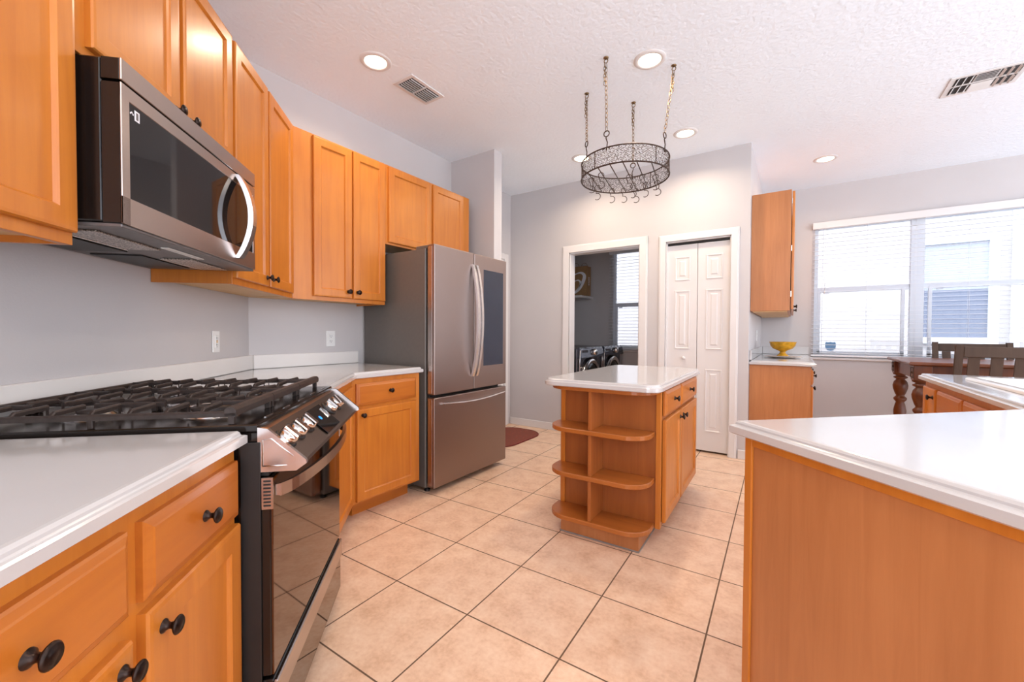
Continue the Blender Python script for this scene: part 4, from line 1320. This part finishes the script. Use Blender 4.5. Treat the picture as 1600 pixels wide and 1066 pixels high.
# hanging points around the ring and ceiling hooks
CHN = [((-.982, 2.455), 267), ((-1.238, 2.742), 232), ((-.999, 3.04), 97), ((-.652, 2.764), 347)]
for (cx, cy), ang in CHN:
    a = math.radians(ang)
    rp = Vector((PRC.x + PR * math.cos(a), PRC.y + PR * math.sin(a), PZ1))
    base = Vector((PRC.x, PRC.y, PZ0))
    # scroll hanger on the ring
    b = newbm()
    tang = Vector((-math.sin(a), math.cos(a), 0))
    P0 = rp - base
    hgt = .085
    pts = [P0 + Vector((0, 0, -.02)), P0 + Vector((0, 0, .03)) + tang * .006, P0 + Vector((0, 0, .06)) - tang * .004]
    for i in range(13):
        aa = -PI / 2 + i / 12 * 2 * PI
        pts.append(P0 + Vector((0, 0, hgt)) + tang * (.018 * math.cos(aa)) + Vector((0, 0, .018 * math.sin(aa))))
    tube(b, pts, .0036, 6)
    for i in (0, 1):
        tube(b, [P0 + tang * (.02 * (1 if i else -1) * math.cos(k / 8 * PI)) * 1.0 + Vector((0, 0, -.012 + .012 * math.sin(k / 8 * PI))) for k in range(9)], .003, 5)
    obj('scroll_hanger', b, WIRE, pr)
    top = Vector((cx, cy, CZ - .035)) - base; bot = P0 + Vector((0, 0, hgt + .018))
    # chain
    d = top - bot; Ln = d.length; nlk = max(6, int(Ln / .026)); b = newbm()
    dn = d.normalized(); s1 = dn.cross(Vector((.3, .9, .1))).normalized(); s2 = dn.cross(s1)
    for k in range(nlk):
        cpt = bot + d * ((k + .5) / nlk); sa = s1 if k % 2 else s2
        lk = []
        for i in range(12):
            aa = i / 12 * 2 * PI
            lk.append(cpt + dn * (math.sin(aa) * .0175) + sa * (math.cos(aa) * .0085))
        tube(b, lk, .0019, 5, True)
    # short doubled tail of spare links near the ceiling
    for k in range(6):
        cpt = top - Vector((.006, .004, .010 + k * .022)); sa = Vector((1, 0, 0)) if k % 2 else Vector((0, 1, 0))
        tube(b, [cpt + Vector((0, 0, math.sin(i / 12 * 2 * PI) * .0155)) + sa * (math.cos(i / 12 * 2 * PI) * .008) for i in range(12)], .0018, 5, True)
    obj('chain', b, CHAIN, pr)
    b = newbm()
    tp = Vector((cx, cy, CZ)) - base
    lathe(b, [(.016, -.0005), (.016, -.004), (.006, -.008), (.0, -.008)], 16, Matrix.Translation(tp))
    tube(b, [tp + Vector((.012 * math.sin(aa), 0, -.022 - .012 * math.cos(aa))) for aa in [i / 10 * 1.6 * PI for i in range(11)]], .003, 6)
    obj('ceiling_hook', b, CHAIN, pr)
# S hooks hanging on the bars and the ring
def shook_mesh():
    b = newbm(); pts = []
    r1, r2 = .018, .023
    for i in range(12):
        a = math.radians(-20 + i / 11 * 215); pts.append((r1 * math.cos(a) , 0, -r1 + r1 * math.sin(a)))
    for i in range(1, 14):
        a = math.radians(130 - i / 13 * 0) ; break
    pts.append((-.006, 0, -.046))
    for i in range(14):
        a = math.radians(110 - i / 13 * 235); pts.append((.000 + r2 * math.cos(a), 0, -.080 + r2 * math.sin(a) * 1.0))
    tube(b, pts, .0026, 6)
    me = bpy.data.meshes.new('pot_hook'); b.to_mesh(me); b.free(); me.materials.append(WIRE)
    return me
HM = shook_mesh()
hooks = []
for o_, s_ in ((-.20, -.10), (-.20, .06), (-.12, -.16), (-.12, .17), (-.04, .20), (.04, -.05), (.04, .12), (.04, .24), (.12, -.02), (.12, .14), (.20, .02), (.20, .14)):
    p = per * o_ + dirv * s_
    h = bpy.data.objects.new('pot_hook', HM); COL.objects.link(h)
    h.location = (PRC.x + p.x, PRC.y + p.y, PZ0 + .0045); h.rotation_euler = (0, 0, math.atan2(per.y, per.x) + random.uniform(-.4, .4))
    tag(h, 'brown wire S hook hanging from the bars of the round pot rack', 'hook', 'S hooks on the pot rack')

# ------------------------------------------------------------------ rug
b = newbm(); pl = rrect(-.31, .285, -.43, .43, .24, 10)
slab(b, inset(pl, .012), [(0, 0), (0, .007), (.004, .009)])
rgq = thing('rug', 'small rounded dark red patterned rug by the hall door beyond the refrigerator', 'rug', (-2.585, 3.65, .0008))
obj('pile', b, RUG, rgq)
b = newbm(); tube(b, [(x, y, .005) for x, y in inset(pl, .008)], .0055, 6, True); obj('binding', b, RUGB, rgq, 'plain dark red binding')

# ------------------------------------------------------------------ laundry room
def washer(label, y0, y1, seed):
    x1 = -2.07; x0 = -2.82
    t = thing('washing_machine', label, 'washing machine', (x1, y0, 0), R90)
    w_ = y1 - y0
    b = newbm(); box(b, 0, w_, .02, x1 - x0, .02, .955, .012, 2); obj('body', b, WASHM, t)
    b = newbm()
    A = [(0.0, .965), (-.012, .95), (-.030, .845), (.019, .835), (.019, .965)]
    xprism(b, [(y, z) for y, z in A], .008, w_ - .008); obj('control_panel', b, WPANEL, t)
    b = newbm(); lathe(b, [(.040, 0), (.042, .012), (.036, .030), (.032, .034), (0, .035)], 24, Matrix.Translation((w_ * .56, -.022, .905)) @ Matrix.Rotation(PI / 2, 4, 'X')); obj('dial', b, CHROME, t)
    b = newbm(); box(b, .04, .22, -.020, .0, .868, .938, .004); obj('detergent_drawer', b, WASHM, t)
    b = newbm(); M_ = Matrix.Translation((w_ / 2, .019, .565)) @ Matrix.Rotation(PI / 2, 4, 'X')
    lathe(b, [(.265, 0), (.270, .015), (.255, .040), (.225, .050), (.205, .040)], 40, M_); dd = obj('door_ring', b, CHROME, t)
    b = newbm(); lathe(b, [(.206, .030), (.16, .048), (0, .055)], 40, M_); obj('door_glass', b, DGLASS, dd)
    b = newbm()
    tube(b, [(.004, .015, .10), (.004, -.004, .30), (.004, -.010, .78), (.010, -.012, .93), (.08, -.006, .952)], .006, 6); tube(b, [(w_ - .004, .015, .10), (w_ - .004, -.010, .78), (w_ - .010, -.012, .93)], .006, 6)
    obj('bright_edge', b, SILVER, t)
    return t
washer('graphite front loading washer nearest the laundry doorway', 4.42, 5.12, 0)
washer('graphite front loading dryer beside the laundry window', 5.17, 5.87, 1)
b = newbm(); box(b, -2.915, -2.545, 5.50, 5.945, 1.655, 1.690, .003)
tag(obj('wall_shelf', b, TRIM), 'short white shelf in the laundry room holding the paper bag', 'shelf')
bg_ = thing('paper_bag', 'brown kraft shopping bag with white swirl logo on the laundry shelf', 'bag', (-2.50, 5.60, 1.691))
b = newbm(); 
# bag body: front face toward -Y, gusset side toward +X
bw, bd, bh = .36, .13, .43
va = [[b.verts.new(p) for p in ((-bw, 0, z), (0, 0, z), (.0 - (.012 if z > .1 else 0), bd / 2, z), (0, bd, z), (-bw, bd, z))] for z in (0, bh * .5, bh)]
for A, B in zip(va, va[1:]):
    for k in range(5): b.faces.new((A[k], A[(k + 1) % 5], B[(k + 1) % 5], B[k]))
b.faces.new(va[0][::-1]); bmesh.ops.recalc_face_normals(b, faces=b.faces[:])
bag = obj('paper_body', b, KRAFT, bg_)
b = newbm()
for y in (.01, bd - .01):
    for cx in (-.10,):
        tube(b, [(cx + .055 * math.cos(a), y, bh - .01 + .075 * math.sin(a)) for a in [PI * i / 10 for i in range(11)]] if y > .05 else [(cx - .09 + .055 * math.cos(a), y, bh - .01 + .065 * math.sin(a)) for a in [PI * i / 10 for i in range(11)]], .003, 6)
obj('twisted_handles', b, KRAFT, bg_)
# swirl mark: thick open spiral band
b = newbm()
def ribbon(ctrl, y=-.0015):
    pts = []
    for i in range(len(ctrl) - 1):
        p0 = ctrl[max(i - 1, 0)]; p1 = ctrl[i]; p2 = ctrl[i + 1]; p3 = ctrl[min(i + 2, len(ctrl) - 1)]
        for s in range(6):
            t = s / 6
            pts.append([.5 * (2 * p1[k] + (p2[k] - p0[k]) * t + (2 * p0[k] - 5 * p1[k] + 4 * p2[k] - p3[k]) * t * t + (-p0[k] + 3 * p1[k] - 3 * p2[k] + p3[k]) * t ** 3) for k in range(3)])
    pts.append(list(ctrl[-1]))
    A = []
    for i, p in enumerate(pts):
        q = pts[min(i + 1, len(pts) - 1)]; o = pts[max(i - 1, 0)]
        d = Vector((q[0] - o[0], q[1] - o[1])).normalized(); nn = Vector((-d.y, d.x)) * p[2] / 2
        A.append((b.verts.new((p[0] + nn.x, y, p[1] + nn.y)), b.verts.new((p[0] - nn.x, y, p[1] - nn.y)), b.verts.new((p[0] - nn.x, y + .0012, p[1] - nn.y)), b.verts.new((p[0] + nn.x, y + .0012, p[1] + nn.y))))
    for u, v in zip(A, A[1:]):
        for k in range(4): b.faces.new((u[k], u[(k + 1) % 4], v[(k + 1) % 4], v[k]))
ribbon([(-.30, .24, .006), (-.20, .315, .014), (-.10, .335, .030), (-.045, .29, .048), (-.065, .20, .052), (-.13, .10, .050), (-.20, .045, .030)])
ribbon([(-.26, .15, .006), (-.19, .22, .012), (-.13, .225, .022), (-.105, .18, .026), (-.125, .125, .02)])
obj('swirl_logo', b, WLOGO, bag)
text('side_lettering', 'asics', .07, Matrix.Translation((.0015, bd / 2, .20)) @ Matrix.Rotation(-PI / 2, 4, 'X').to_4x4() @ Matrix.Rotation(0, 4, 'Z') if False else
     Matrix.Translation((.002, bd * .5, .21)) @ Matrix(((0, 0, 1, 0), (0, 1, 0, 0), (-1, 0, 0, 0), (0, 0, 0, 1))), WLOGO, bag, .0006)
